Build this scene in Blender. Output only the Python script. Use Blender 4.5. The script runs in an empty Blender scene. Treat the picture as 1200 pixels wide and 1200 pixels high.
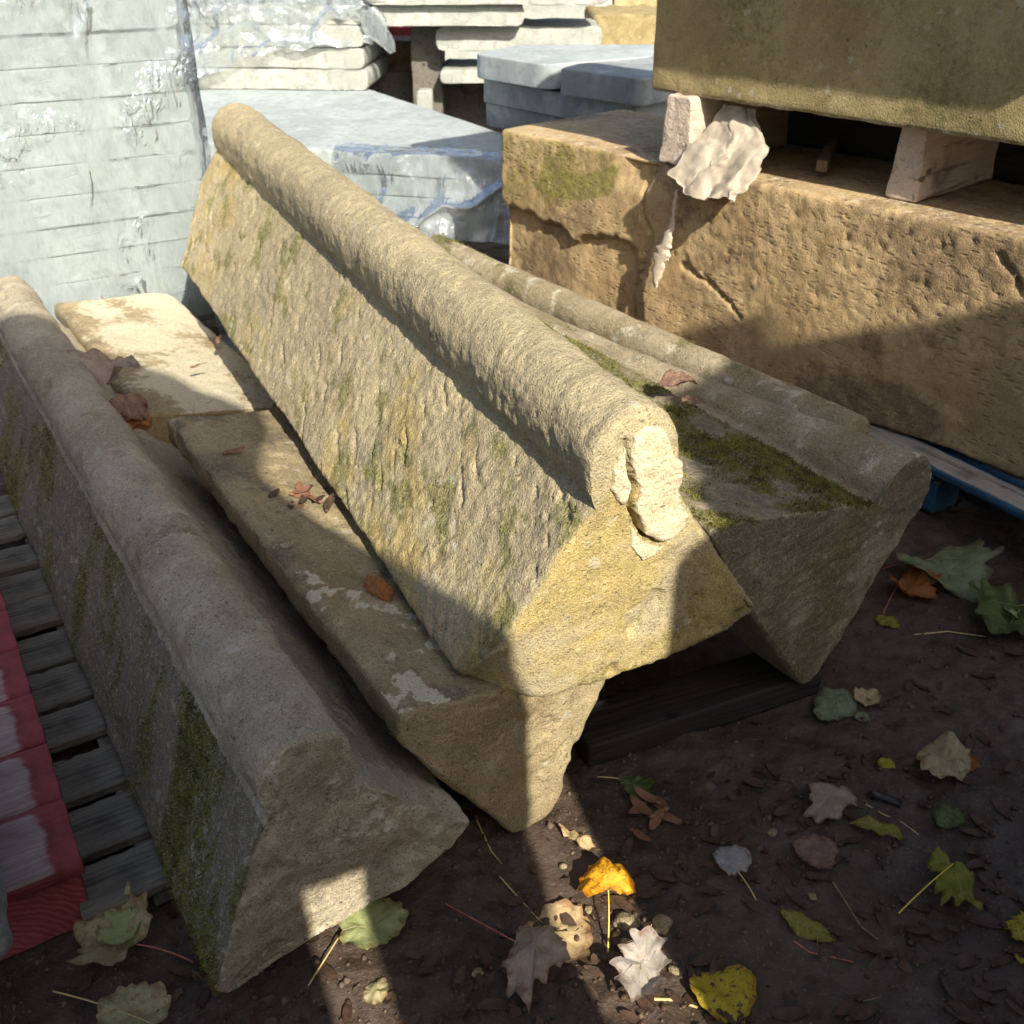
import bpy, math, random
import numpy as np
from mathutils import Vector, Matrix
random.seed(7); RNG = np.random.default_rng(7)
scene = bpy.context.scene
COL = scene.collection
# ------------------------------------------------------------------ camera
CAM_H = 1.35; FPX = 1200.0; PITCH = math.atan(705/1200.)
cam_d = bpy.data.cameras.new('camera'); cam = bpy.data.objects.new('camera', cam_d); COL.objects.link(cam)
cam.location = (0, 0, CAM_H); cam.rotation_euler = (math.pi/2-PITCH, 0, 0)
cam_d.sensor_width = 36; cam_d.lens = 36; cam_d.clip_start = .02; cam_d.clip_end = 400
cam_d.dof.use_dof = True; cam_d.dof.focus_distance = 1.6; cam_d.dof.aperture_fstop = 9
scene.camera = cam
# ------------------------------------------------------------------ sky, sun, exposure
SUN_YAW = -23.2; SUN_EL = 37.0
w = bpy.data.worlds.new('World'); scene.world = w; w.use_nodes = True
nt = w.node_tree; bg = nt.nodes['Background']; sky = nt.nodes.new('ShaderNodeTexSky')
sky.sky_type = 'NISHITA'; sky.sun_disc = False
sky.sun_elevation = math.radians(SUN_EL)
sky.sun_rotation = math.radians(180+SUN_YAW)
sky.air_density = .8; sky.dust_density = 3.0; sky.ozone_density = .3
nt.links.new(sky.outputs[0], bg.inputs[0]); bg.inputs[1].default_value = .115
sun_d = bpy.data.lights.new('sun', 'SUN'); sun = bpy.data.objects.new('sun', sun_d); COL.objects.link(sun)
sun_d.energy = 5.0; sun_d.angle = math.radians(.6); sun_d.color = (1, .93, .80)
_y = math.radians(SUN_YAW); _e = math.radians(SUN_EL)
LDIR = Vector((math.sin(_y)*math.cos(_e), math.cos(_y)*math.cos(_e), -math.sin(_e)))
sun.rotation_euler = LDIR.to_track_quat('-Z', 'Y').to_euler(); sun.location = (2, -3, 5)
scene.view_settings.view_transform = 'Standard'; scene.view_settings.look = 'None'
scene.view_settings.exposure = .85; scene.view_settings.gamma = 1
# ------------------------------------------------------------------ pixel helpers (photograph 1200 x 1200)
cp, sp = math.cos(PITCH), math.sin(PITCH)
C0 = np.array([0, 0, CAM_H])
def ray(u, v):
    a = (u-600)/FPX; b = (600-v)/FPX
    return np.array([a, cp+b*sp, -sp+b*cp])
def onz(u, v, z=0.):
    d = ray(u, v); return C0+d*((z-CAM_H)/d[2])
def onpl(u, v, p0, n):
    d = ray(u, v); return C0+d*(np.dot(np.array(p0)-C0, n)/np.dot(d, n))
def aty(u, v, y):
    d = ray(u, v); return C0+d*(y/d[1])
def ax(yaw):
    t = math.radians(yaw)
    return np.array([math.sin(t), math.cos(t), 0]), np.array([math.cos(t), -math.sin(t), 0])
# ------------------------------------------------------------------ noise
_perm = np.random.default_rng(3).permutation(256); _perm = np.concatenate([_perm, _perm, _perm])
_g = np.random.default_rng(5).normal(size=(256, 3)); _g /= np.linalg.norm(_g, axis=1)[:, None]
def perlin(p):
    p = np.asarray(p, float); i = np.floor(p).astype(int); f = p-i; i &= 255
    u = f*f*f*(f*(f*6-15)+10); out = 0
    for dx in (0, 1):
        wx = u[:, 0] if dx else 1-u[:, 0]
        for dy in (0, 1):
            wy = u[:, 1] if dy else 1-u[:, 1]
            for dz in (0, 1):
                wz = u[:, 2] if dz else 1-u[:, 2]
                h = _perm[_perm[_perm[i[:, 0]+dx]+i[:, 1]+dy]+i[:, 2]+dz]
                out = out+wx*wy*wz*np.einsum('ij,ij->i', _g[h], f-np.array([dx, dy, dz]))
    return out*1.5
def fbm(p, sc=1., oct=4, gain=.5, seed=0.):
    p = np.asarray(p, float)*sc+seed*17.13; a = 1; o = 0
    for k in range(oct):
        o = o+a*perlin(p); p = p*2.03+5.1; a *= gain
    return o
def sstep(a, b, x):
    t = np.clip((x-a)/(b-a), 0, 1); return t*t*(3-2*t)
# ------------------------------------------------------------------ mesh helpers
def mesh_np(name, V, F4=None, F3=None, ngons=(), uv=None, attrs=None, smooth=True):
    me = bpy.data.meshes.new(name)
    V = np.asarray(V, np.float32)
    loops = []; starts = []; n = 0
    if F4 is not None and len(F4):
        loops.append(np.asarray(F4).ravel()); starts.append(np.arange(len(F4))*4); n += len(F4)*4
    if F3 is not None and len(F3):
        loops.append(np.asarray(F3).ravel()); starts.append(n+np.arange(len(F3))*3); n += len(F3)*3
    for g in ngons:
        loops.append(np.asarray(g)); starts.append(np.array([n])); n += len(g)
    L = np.concatenate(loops).astype(np.int32); S = np.concatenate(starts).astype(np.int32)
    me.vertices.add(len(V)); me.vertices.foreach_set('co', V.ravel())
    me.loops.add(len(L)); me.loops.foreach_set('vertex_index', L)
    me.polygons.add(len(S)); me.polygons.foreach_set('loop_start', S)
    me.update(calc_edges=True); me.validate()
    if smooth: me.polygons.foreach_set('use_smooth', np.ones(len(me.polygons), bool))
    if uv is not None:
        l = me.uv_layers.new(name='UVMap')
        li = np.empty(len(me.loops), np.int32); me.loops.foreach_get('vertex_index', li)
        l.data.foreach_set('uv', np.asarray(uv, np.float32)[li].ravel())
    for k, a in (attrs or {}).items():
        at = me.attributes.new(k, 'FLOAT', 'POINT'); at.data.foreach_set('value', np.asarray(a, np.float32))
    return me
def obj(name, me, mat, parent=None, loc=(0, 0, 0), rot=(0, 0, 0)):
    o = bpy.data.objects.new(name, me); COL.objects.link(o)
    o.location = tuple(loc); o.rotation_euler = rot
    if parent is not None: o.parent = parent
    if mat is not None and me is not None and not me.materials: me.materials.append(mat)
    return o
def tag(o, label=None, cat=None, group=None, kind=None):
    if label: o['label'] = label
    if cat: o['category'] = cat
    if group: o['group'] = group
    if kind: o['kind'] = kind
    return o
def empty(name, loc, rz=0):
    o = bpy.data.objects.new(name, None); COL.objects.link(o); o.location = tuple(loc); o.rotation_euler = (0, 0, rz)
    o.empty_display_size = .05
    return o
# ------------------------------------------------------------------ material helpers
class NG:
    def __init__(s, name):
        s.m = bpy.data.materials.new(name); s.m.use_nodes = True; s.t = s.m.node_tree; s.t.nodes.clear()
        s.out = s.t.nodes.new('ShaderNodeOutputMaterial')
    def n(s, typ, **kw):
        d = s.t.nodes.new(typ)
        for k, v in kw.items(): setattr(d, k, v)
        return d
    def set(s, sock, v):
        if hasattr(v, 'is_linked') or isinstance(v, bpy.types.NodeSocket): s.t.links.new(v, sock)
        elif isinstance(v, (tuple, list)) and len(v) == 3 and sock.type == 'RGBA': sock.default_value = (*v, 1)
        else: sock.default_value = v
    def coord(s, which='Object', scale=(1, 1, 1), rot=(0, 0, 0)):
        c = s.n('ShaderNodeTexCoord'); m = s.n('ShaderNodeMapping')
        m.inputs['Scale'].default_value = scale; m.inputs['Rotation'].default_value = rot
        s.t.links.new(c.outputs[which], m.inputs[0]); return m.outputs[0]
    def noise(s, co, scale, detail=4, rough=.55, dist=0., lac=2.):
        d = s.n('ShaderNodeTexNoise'); s.set(d.inputs['Vector'], co); d.inputs['Scale'].default_value = scale
        d.inputs['Detail'].default_value = detail; d.inputs['Roughness'].default_value = rough; d.inputs['Distortion'].default_value = dist
        return d.outputs[0]
    def ncol(s, co, scale, detail=2):
        d = s.n('ShaderNodeTexNoise'); s.set(d.inputs['Vector'], co); d.inputs['Scale'].default_value = scale; d.inputs['Detail'].default_value = detail
        return d.outputs[1]
    def voro(s, co, scale, feat='F1'):
        d = s.n('ShaderNodeTexVoronoi', feature=feat); s.set(d.inputs['Vector'], co); d.inputs['Scale'].default_value = scale
        return d.outputs[0]
    def ramp(s, f, a, b, lo=0., hi=1.):
        d = s.n('ShaderNodeMapRange', interpolation_type='SMOOTHSTEP'); s.set(d.inputs[0], f)
        for i, v in zip((1, 2, 3, 4), (a, b, lo, hi)): d.inputs[i].default_value = v
        return d.outputs[0]
    def math(s, op, a, b=0.):
        d = s.n('ShaderNodeMath', operation=op); s.set(d.inputs[0], a); s.set(d.inputs[1], b); return d.outputs[0]
    def mix(s, f, a, b, blend='MIX'):
        d = s.n('ShaderNodeMix', data_type='RGBA', blend_type=blend); s.set(d.inputs[0], f); s.set(d.inputs[6], a); s.set(d.inputs[7], b); return d.outputs[2]
    def attr(s, name):
        d = s.n('ShaderNodeAttribute', attribute_name=name); return d.outputs['Fac']
    def bump(s, h, strength, dist, prev=None):
        d = s.n('ShaderNodeBump'); d.inputs['Strength'].default_value = strength; d.inputs['Distance'].default_value = dist
        s.set(d.inputs['Height'], h)
        if prev is not None: s.set(d.inputs['Normal'], prev)
        return d.outputs[0]
    def princ(s, col, rough=.8, normal=None, spec=.3, **kw):
        d = s.n('ShaderNodeBsdfPrincipled'); s.set(d.inputs['Base Color'], col); s.set(d.inputs['Roughness'], rough)
        d.inputs['Specular IOR Level'].default_value = spec
        if normal is not None: s.set(d.inputs['Normal'], normal)
        for k, v in kw.items(): s.set(d.inputs[k], v)
        return d.outputs[0]
    def done(s, sh): s.t.links.new(sh, s.out.inputs[0]); return s.m

def stone_mat(name, c1, c2, ochre=(.36, .24, .07), green=(.10, .11, .025), pale=(.55, .52, .42), dark=(.07, .06, .05),
              grain=1., tool=(70, 18), toolamt=.5, rough=.9, lichen=.35, pit=.6, nicks=0.):
    g = NG(name); o = g.coord('Object'); uvm = g.coord('UV', (1, 1, 1))
    big = g.noise(o, 5, 3, .6); mid = g.noise(o, 26, 4, .65); fine = g.noise(o, 240, 2, .7); spk = g.noise(o, 700, 2, .6)
    col = g.mix(g.ramp(big, .35, .65), c1, c2)
    c3 = tuple(.5*(a+b)*.62 for a, b in zip(c1, c2))
    col = g.mix(g.ramp(mid, .47, .72, 0, .75), col, c3)
    col = g.mix(g.ramp(g.noise(o, 11, 4, .7), .52, .68, 0, .45), col, tuple(min(1, 1.35*x) for x in c2))
    def msk(at, lo=.35, hi=.65, amt=.9, sc=30):
        a = g.math('ADD', g.attr(at), g.math('MULTIPLY', g.math('SUBTRACT', g.noise(o, sc, 3, .7), .5), 1.1))
        return g.ramp(a, lo, hi, 0, amt)
    col = g.mix(msk('ochre', .2, .9, .85, 14), col, g.mix(g.ramp(g.noise(o, 18, 4), .3, .7), ochre, tuple(.6*x for x in ochre)))
    col = g.mix(msk('dark', .3, .75, .8), col, dark)
    col = g.mix(msk('pale', .4, .7, .85, 45), col, pale)
    col = g.mix(msk('green', .3, .8, .85, 40), col, g.mix(g.ramp(g.noise(o, 90, 3), .35, .65), green, tuple(.5*x for x in green)))
    # grains of sand, pores
    col = g.mix(g.ramp(spk, .45, .72, .0, .55*grain), col, tuple(min(1, 1.6*x) for x in c2))
    col = g.mix(g.ramp(spk, .50, .30, .0, .45*grain), col, tuple(.45*x for x in c1))
    col = g.mix(g.ramp(fine, .47, .28, 0, .75*grain), col, tuple(.35*x for x in c1))
    col = g.mix(g.ramp(g.noise(o, 110, 2, .7), .52, .70, 0, .35*grain), col, tuple(min(1, 1.45*x) for x in c2))
    wob = g.mix(.03, o, g.ncol(o, 40, 2))
    if lichen:
        lm = g.math('MULTIPLY', g.ramp(g.math('ADD', g.voro(wob, 24), g.math('MULTIPLY', g.noise(o, 150, 3), .25)), .38, .30), g.ramp(g.noise(o, 4.5, 3), .48, .62))
        col = g.mix(g.math('MULTIPLY', lm, lichen), col, (.50, .49, .42))
    pt = g.math('MULTIPLY', g.ramp(g.math('ADD', g.voro(wob, 62), g.math('MULTIPLY', g.noise(o, 200, 2), .2)), .30, .18), g.ramp(g.noise(o, 9, 3), .45, .6))
    col = g.mix(g.math('MULTIPLY', pt, pit), col, tuple(.3*x for x in c1))
    t = g.n('ShaderNodeMapping'); t.inputs['Scale'].default_value = (tool[0], tool[1], 1); g.t.links.new(uvm, t.inputs[0])
    tl = g.noise(t.outputs[0], 1, 3, .62, .6)
    b = g.bump(tl, toolamt, .010)
    b = g.bump(g.math('MULTIPLY', pt, -1.), pit, .004, b)
    if nicks:
        nm = g.coord('Object', (1, 1.0, 2.6), (.55, 0, 0)); nk = g.math('MULTIPLY', g.ramp(g.voro(nm, 26), .34, .16), g.ramp(g.noise(o, 3.5, 2), .42, .55))
        rb = g.noise(g.coord('Object', (1, 1, .10), (-.75, 0, 0)), 110, 2, .5)
        b = g.bump(g.math('MULTIPLY', nk, -1.), nicks, .012, b); b = g.bump(g.math('MULTIPLY', rb, g.ramp(g.noise(o, 3, 2), .4, .55)), nicks*.6, .006, b)
        col = g.mix(g.math('MULTIPLY', nk, .35), col, dark)
    b = g.bump(mid, .35*grain, .010, b)
    b = g.bump(fine, .9*grain, .0040, b)
    b = g.bump(spk, .5*grain, .0010, b)
    return g.done(g.princ(col, rough, b, .25))
# ------------------------------------------------------------------ loft: stones, slabs, beams
def resample(poly, n, sm=2):
    P = np.array(poly, float); Q = np.vstack([P, P[:1]]); d = np.hypot(*np.diff(Q, axis=0).T); c = np.concatenate([[0], np.cumsum(d)])
    t = np.arange(n)/n*c[-1]; R = np.stack([np.interp(t, c, Q[:, 0]), np.interp(t, c, Q[:, 1])], 1)
    for _ in range(sm): R = .25*np.roll(R, 1, 0)+.5*R+.25*np.roll(R, -1, 0)
    return R, t
def loft(name, near, far, L, n=160, r0=.006, r1=.012, R=.008, capk=24, dz=0., endoff=None, faroff=None, disp=None, attrs=None, sm=3, uvs=1., bend=None):
    A, t = resample(near, n, sm); B, _ = resample(far, n, sm)
    ca, cb = A.mean(0), B.mean(0)
    ra = np.hypot(*(A-ca).T); rb = np.hypot(*(B-cb).T)
    ys = []; y = R
    while y < L-R:
        ys.append(y); y += r0+(r1-r0)*y/L
    ys.append(L-R)
    rings = [(0., R, k) for k in np.linspace(.03, 1, capk)[:-1]]        # (s, inset in metres, cap scale)
    for ph in np.linspace(0, math.pi/2, 6): rings.append((R*(1-math.cos(ph)), R*(1-math.sin(ph)), 1.))
    for y in ys[1:]: rings.append((y, 0., 1.))
    for ph in np.linspace(math.pi/2, 0, 5)[1:]: rings.append((L-R*(1-math.cos(ph)), R*(1-math.sin(ph)), 1.))
    for k in np.linspace(1, .03, max(4, capk//2))[1:]: rings.append((L, R, k))
    kap = np.array([(-1 if s < L/2 else 1) if k < 1 else 0 for s, ins, k in rings])
    V = []; S = []
    for (s, ins, k) in rings:
        f = s/L; q = A*(1-f)+B*f; c = ca*(1-f)+cb*f; r = ra*(1-f)+rb*f
        P = c+(q-c)*((1-ins/np.maximum(r, 1e-4))*k)[:, None]
        V.append(np.column_stack([P[:, 0], np.full(n, s), P[:, 1]])); S.append(np.full(n, s))
    m = len(V); V = np.array(V); S = np.array(S)
    if endoff is not None:
        V[:, :, 1] += endoff(V[:, :, 0], V[:, :, 2])*np.exp(-S/.09)
    if faroff is not None:
        V[:, :, 1] += faroff(V[:, :, 0], V[:, :, 2])*np.exp(-(L-S)/.2)
    V[:, :, 2] += dz*V[:, :, 1]
    if bend is not None: V = bend(V)
    T = np.broadcast_to(t[None, :], (m, n))
    du = np.gradient(V, axis=0); dv = (np.roll(V, -1, 1)-np.roll(V, 1, 1))
    N = np.cross(du, dv); l = np.linalg.norm(N, axis=2); bad = l < 1e-12
    N /= np.maximum(l, 1e-12)[:, :, None]
    cen = V.reshape(-1, 3).mean(0)
    mid = m//2
    if np.sum(N[mid]*(V[mid]-V[mid].mean(0))) < 0: N = -N; flip = True
    else: flip = False
    N[kap != 0] = 0; N[kap < 0, :, 1] = -1; N[kap > 0, :, 1] = 1
    P = V.reshape(-1, 3); NN = N.reshape(-1, 3); SS = S.reshape(-1); TT = T.reshape(-1)
    if disp is not None: P = P+NN*disp(P, NN, SS, TT)[:, None]
    idx = np.arange(m*n).reshape(m, n); a = idx[:-1]; b = idx[1:]
    F = np.stack([a, np.roll(a, -1, 1), np.roll(b, -1, 1), b], -1).reshape(-1, 4)
    if not flip: F = F[:, ::-1]
    g1 = idx[0]; g2 = idx[-1]
    if flip: g1 = g1[::-1]; 
    else: g2 = g2[::-1]
    uv = np.column_stack([SS, TT])*uvs
    cap = np.abs(NN[:, 1]) > .75
    uv[cap] = P[cap][:, [0, 2]]
    at = attrs(P, NN, SS, TT) if attrs else {}
    for k in ('ochre', 'green', 'pale', 'dark'): at.setdefault(k, np.zeros(len(P)))
    me = mesh_np(name, P, F4=F, ngons=[g1, g2], uv=uv, attrs=at)
    return me, P, NN, at
def arc(cx, cz, r, a0, a1, k=14):
    return [(cx+r*math.cos(math.radians(a)), cz+r*math.sin(math.radians(a))) for a in np.linspace(a0, a1, k)]
def rect(w, h, x0=None, z0=0.):
    x0 = -w/2 if x0 is None else x0
    return [(x0, z0), (x0+w, z0), (x0+w, z0+h), (x0, z0+h)]
def rough(amp, sc=8., oct=4, seed=0., chip=0.):
    def f(P, N, S, T):
        d = amp*fbm(P, sc, oct, .5, seed)
        if chip: d = d-chip*sstep(.25, .7, fbm(P, sc*1.7, 3, .5, seed+3))
        return d
    return f
def block(name, w, h, L, mat, loc, yaw=0., n=72, r=.03, R=.008, amp=.002, sc=8., seed=0., chip=0., x0=None, attrs=None, parent=None, capk=8, sm=1, dz=0., faroff=None, endoff=None, disp=None, tilt=(0, 0)):
    """a beam or slab: width w across, height h, length L along its own +Y (heading yaw)"""
    me, P, N, at = loft(name, rect(w, h, x0), rect(w, h, x0), L, n=n, r0=r, r1=r, R=R, capk=capk, sm=sm, dz=dz, faroff=faroff, endoff=endoff,
                        disp=disp or rough(amp, sc, 4, seed, chip), attrs=attrs)
    return obj(name, me, mat, parent, loc, (tilt[0], tilt[1], -math.radians(yaw)))
def prism(name, poly, z1, z0, mat, amp=.002, seed=0., R=.006, step=.05):
    """flag stone or slab with the plan outline poly (world x, y), lofted upwards; origin at its base"""
    P = np.array(poly)[:, :2]; c = P.mean(0); Q = P-c
    me, V, N, at = loft(name, [tuple(q) for q in Q], [tuple(q) for q in Q], z1-z0, n=max(48, int(np.hypot(*np.diff(np.vstack([Q, Q[:1]]), axis=0).T).sum()/step)),
                        r0=.02, r1=.02, R=R, capk=14, sm=1, disp=rough(amp, 6, 4, seed))
    co = np.empty(len(me.vertices)*3, np.float32); me.vertices.foreach_get('co', co); co = co.reshape(-1, 3)
    co = co[:, [0, 2, 1]]*np.array([1, 1, 1]); me.vertices.foreach_set('co', co.ravel().astype(np.float32)); me.flip_normals(); me.update()
    return obj(name, me, mat, None, (c[0], c[1], z0))
# ------------------------------------------------------------------ materials
M = {}
M['stone_a'] = stone_mat('weathered_sandstone', (.278, .236, .15), (.375, .315, .188), tool=(75, 55), toolamt=.35, ochre=(.39, .285, .08), green=(.15, .155, .03))
M['stone_b'] = stone_mat('grey_sandstone', (.25, .205, .135), (.38, .33, .235), toolamt=.3, tool=(40, 20))
M['stone_c'] = stone_mat('buff_sandstone', (.20, .155, .085), (.32, .26, .15), toolamt=.25, tool=(40, 30), pale=(.58, .53, .40))
M['stone_d'] = stone_mat('mossy_sandstone', (.20, .158, .082), (.32, .27, .18), toolamt=.35, tool=(30, 60))
M['block'] = stone_mat('tan_sandstone', (.36, .25, .125), (.45, .33, .175), toolamt=.15, tool=(30, 30), grain=.7, nicks=.38, lichen=.1, ochre=(.40, .25, .10), green=(.20, .20, .03), dark=(.12, .08, .05))
M['block_g'] = stone_mat('olive_sandstone', (.24, .185, .085), (.33, .265, .13), toolamt=.2, tool=(60, 60), grain=.6)
M['slab'] = stone_mat('pale_sawn_stone', (.275, .315, .315), (.35, .39, .385), lichen=0., pit=.15, toolamt=.1, grain=.35, dark=(.25, .26, .26), rough=.8)
M['slab_white'] = stone_mat('whitish_stone', (.29, .30, .265), (.37, .38, .34), lichen=0., pit=.15, toolamt=.15, grain=.6, dark=(.22, .2, .17))
M['slab_grey'] = stone_mat('blue_grey_stone', (.20, .22, .215), (.29, .31, .305), lichen=0., pit=.15, toolamt=.1, grain=.4, dark=(.15, .15, .15), rough=.75)
M['mortar'] = stone_mat('old_mortar', (.44, .37, .235), (.54, .46, .31), lichen=0., pit=.5, toolamt=.05, grain=.8, dark=(.3, .24, .16))
def simple_mat(name, c1, c2, sc=30, rough=.8, bump=.3, dist=.004, spec=.3, stretch=(1, 1, 1)):
    g = NG(name); o = g.coord('Object', stretch); nz = g.noise(o, sc, 6, .65)
    col = g.mix(g.ramp(nz, .35, .65), c1, c2)
    return g.done(g.princ(col, rough, g.bump(g.noise(o, sc*3, 4, .6), bump, dist), spec))
def wood_mat(name, c1, c2, paint=None, thr=(.36, .56), damp=(.03, .027, .022)):
    """grain runs along the local Y of the board"""
    g = NG(name); o = g.coord('Object'); st = g.coord('Object', (1, .045, 1))
    gr = g.noise(st, 160, 5, .7, .4); gr2 = g.noise(st, 45, 4, .6, 1.2)
    col = g.mix(g.ramp(gr, .3, .7), c1, c2)
    col = g.mix(g.ramp(gr2, .55, .68, 0, .75), col, tuple(.35*x for x in c1))
    col = g.mix(g.ramp(g.noise(o, 9, 4), .5, .75, 0, .6), col, damp)
    if paint is not None:
        a = g.math('ADD', g.attr('wear'), g.math('MULTIPLY', g.math('SUBTRACT', g.noise(g.coord('Object', (1, .55, 1)), 22, 5, .6), .5), 1.0))
        m = g.ramp(a, thr[0], thr[1])
        pc = g.mix(g.ramp(g.noise(o, 20, 4), .3, .7), paint, tuple(.62*x for x in paint))
        col = g.mix(m, pc, col)
    kn = g.ramp(g.voro(g.coord('Object', (1, .55, 1)), 15), .16, .08); col = g.mix(g.math('MULTIPLY', kn, .85), col, tuple(.18*x for x in c1))
    b = g.bump(gr2, .8, .008); b = g.bump(gr, .7, .003, b)
    return g.done(g.princ(col, .75, b, .3))
M['wood_dark'] = wood_mat('dark_weathered_wood', (.10, .095, .08), (.19, .175, .14))
M['wood_shade'] = wood_mat('shade_blackened_wood', (.016, .013, .011), (.035, .029, .024))  # near-black base: shade under the stone and in the gap put into colour
M['wood_red'] = wood_mat('worn_red_painted_wood', (.25, .175, .155), (.36, .265, .235), paint=(.25, .045, .05))
M['wood_blue'] = wood_mat('worn_blue_painted_wood', (.24, .23, .20), (.36, .34, .30), paint=(.03, .10, .17))
M['wood_pale'] = wood_mat('pale_dusty_wood', (.45, .36, .28), (.58, .48, .38))
M['wood_brown'] = wood_mat('brown_rough_wood', (.16, .10, .06), (.24, .16, .10))
def ring_mat():
    g = NG('painted_end_grain'); o = g.coord('Object')
    d = g.n('ShaderNodeTexWave', wave_type='RINGS', rings_direction='Y'); mp = g.n('ShaderNodeMapping'); mp.inputs['Location'].default_value = (.03, 0, .05)
    g.t.links.new(o, mp.inputs[0]); g.t.links.new(mp.outputs[0], d.inputs['Vector'])
    d.inputs['Scale'].default_value = 30; d.inputs['Distortion'].default_value = 5.5; d.inputs['Detail'].default_value = 3; d.inputs['Detail Scale'].default_value = 1.4
    col = g.mix(g.ramp(d.outputs[1], .2, .9), (.22, .04, .045), (.27, .07, .07))
    col = g.mix(g.ramp(g.noise(o, 30, 5, .7), .5, .7, 0, .6), col, (.20, .035, .04))
    return g.done(g.princ(col, .7, g.bump(d.outputs[1], .5, .003), .3))
M['red_end'] = ring_mat()
def soil_mat():
    g = NG('damp_brown_soil'); o = g.coord('Object')
    n1 = g.noise(o, 3, 5, .6); n2 = g.noise(o, 22, 6, .7); n3 = g.noise(o, 140, 5, .7); n4 = g.noise(o, 600, 2)
    col = g.mix(g.ramp(n1, .35, .65), (.052, .034, .023), (.088, .060, .042))
    col = g.mix(g.ramp(n2, .45, .7, 0, .8), col, (.028, .019, .013))
    col = g.mix(g.ramp(n3, .58, .75, 0, .7), col, (.19, .145, .10))
    col = g.mix(g.ramp(g.voro(o, 95), .22, .12, 0, .5), col, (.17, .135, .10)); rg = g.ramp(g.noise(o, 7, 4), .4, .65, .36, .8)
    b = g.bump(n2, .6, .012); b = g.bump(n3, .8, .004, b); b = g.bump(n4, .5, .001, b)
    return g.done(g.princ(col, rg, b, .4))
M['soil'] = soil_mat()
def film_mat(name, milk=.22, crk=.9):
    g = NG(name); o = g.coord('Object')
    patch = g.ramp(g.noise(o, 3.2, 3, .5), .50, .68)
    wv = g.noise(g.coord('Object', (1.0, 1, .35), (0, .25, 0)), 9, 3, .5, 1.6); fine = g.noise(g.coord('Object', (1, 1, .5)), 34, 3, .5, 1.5)
    b = g.bump(wv, .35, .05); b = g.bump(g.math('MULTIPLY', fine, patch), crk, .03, b)
    gl = g.n('ShaderNodeBsdfGlossy'); gl.inputs['Color'].default_value = (.95, .97, 1, 1); gl.inputs['Roughness'].default_value = .11; g.set(gl.inputs['Normal'], b)
    tr = g.n('ShaderNodeBsdfTransparent'); tr.inputs['Color'].default_value = (.95, .97, .97, 1)
    df = g.n('ShaderNodeBsdfDiffuse'); df.inputs['Color'].default_value = (.50, .55, .56, 1); g.set(df.inputs['Normal'], b)
    tl = g.n('ShaderNodeBsdfTranslucent'); tl.inputs['Color'].default_value = (.50, .55, .56, 1)
    def ms(f, a, c):
        x = g.n('ShaderNodeMixShader'); g.set(x.inputs[0], f); g.t.links.new(a, x.inputs[1]); g.t.links.new(c, x.inputs[2]); return x.outputs[0]
    milky = ms(.45, df.outputs[0], tl.outputs[0])
    dens = g.ramp(g.noise(g.coord('Object', (1, 1, .3)), 6, 5, .65), .35, .72, milk*.35, milk*1.9)
    body = ms(dens, tr.outputs[0], milky)
    fr = g.n('ShaderNodeFresnel'); fr.inputs[0].default_value = 1.45; g.set(fr.inputs['Normal'], b)
    return g.done(ms(g.math('MINIMUM', g.math('MULTIPLY', fr.outputs[0], 1.8), .7), body, gl.outputs[0]))
M['film'] = film_mat('clear_plastic_film', .40, .35)
M['film_milky'] = film_mat('milky_plastic_film', .46)
def leaf_mat(name, c1, c2, spots=None, trans=.35):
    g = NG(name); o = g.coord('Object'); gen = g.coord('Generated')
    col = g.mix(g.ramp(g.noise(gen, 5, 5, .6), .35, .65), c1, c2)
    col = g.mix(g.ramp(g.noise(gen, 22, 4, .6), .55, .75, 0, .5), col, tuple(.5*x for x in c1))
    em = g.ramp(g.math('ADD', g.attr('edge'), g.math('MULTIPLY', g.noise(gen, 6, 4, .6), 1.0)), 1.28, 1.55, 0, .75)
    col = g.mix(em, col, tuple(.55*x*y for x, y in zip(c1, (1., .62, .5))))
    col = g.mix(g.ramp(g.noise(gen, 30, 3, .6), .62, .70, 0, .6), col, tuple(.35*x for x in c1))
    if spots: col = g.mix(g.ramp(g.noise(gen, 9, 4, .65), .55, .62, 0, .9), col, spots)
    b = g.bump(g.noise(o, 160, 4), .5, .003)
    p = g.princ(col, .6, b, .3)
    t = g.n('ShaderNodeBsdfTranslucent'); g.set(t.inputs[0], col)
    x = g.n('ShaderNodeMixShader'); x.inputs[0].default_value = trans; g.t.links.new(p, x.inputs[1]); g.t.links.new(t.outputs[0], x.inputs[2])
    return g.done(x.outputs[0])
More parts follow.
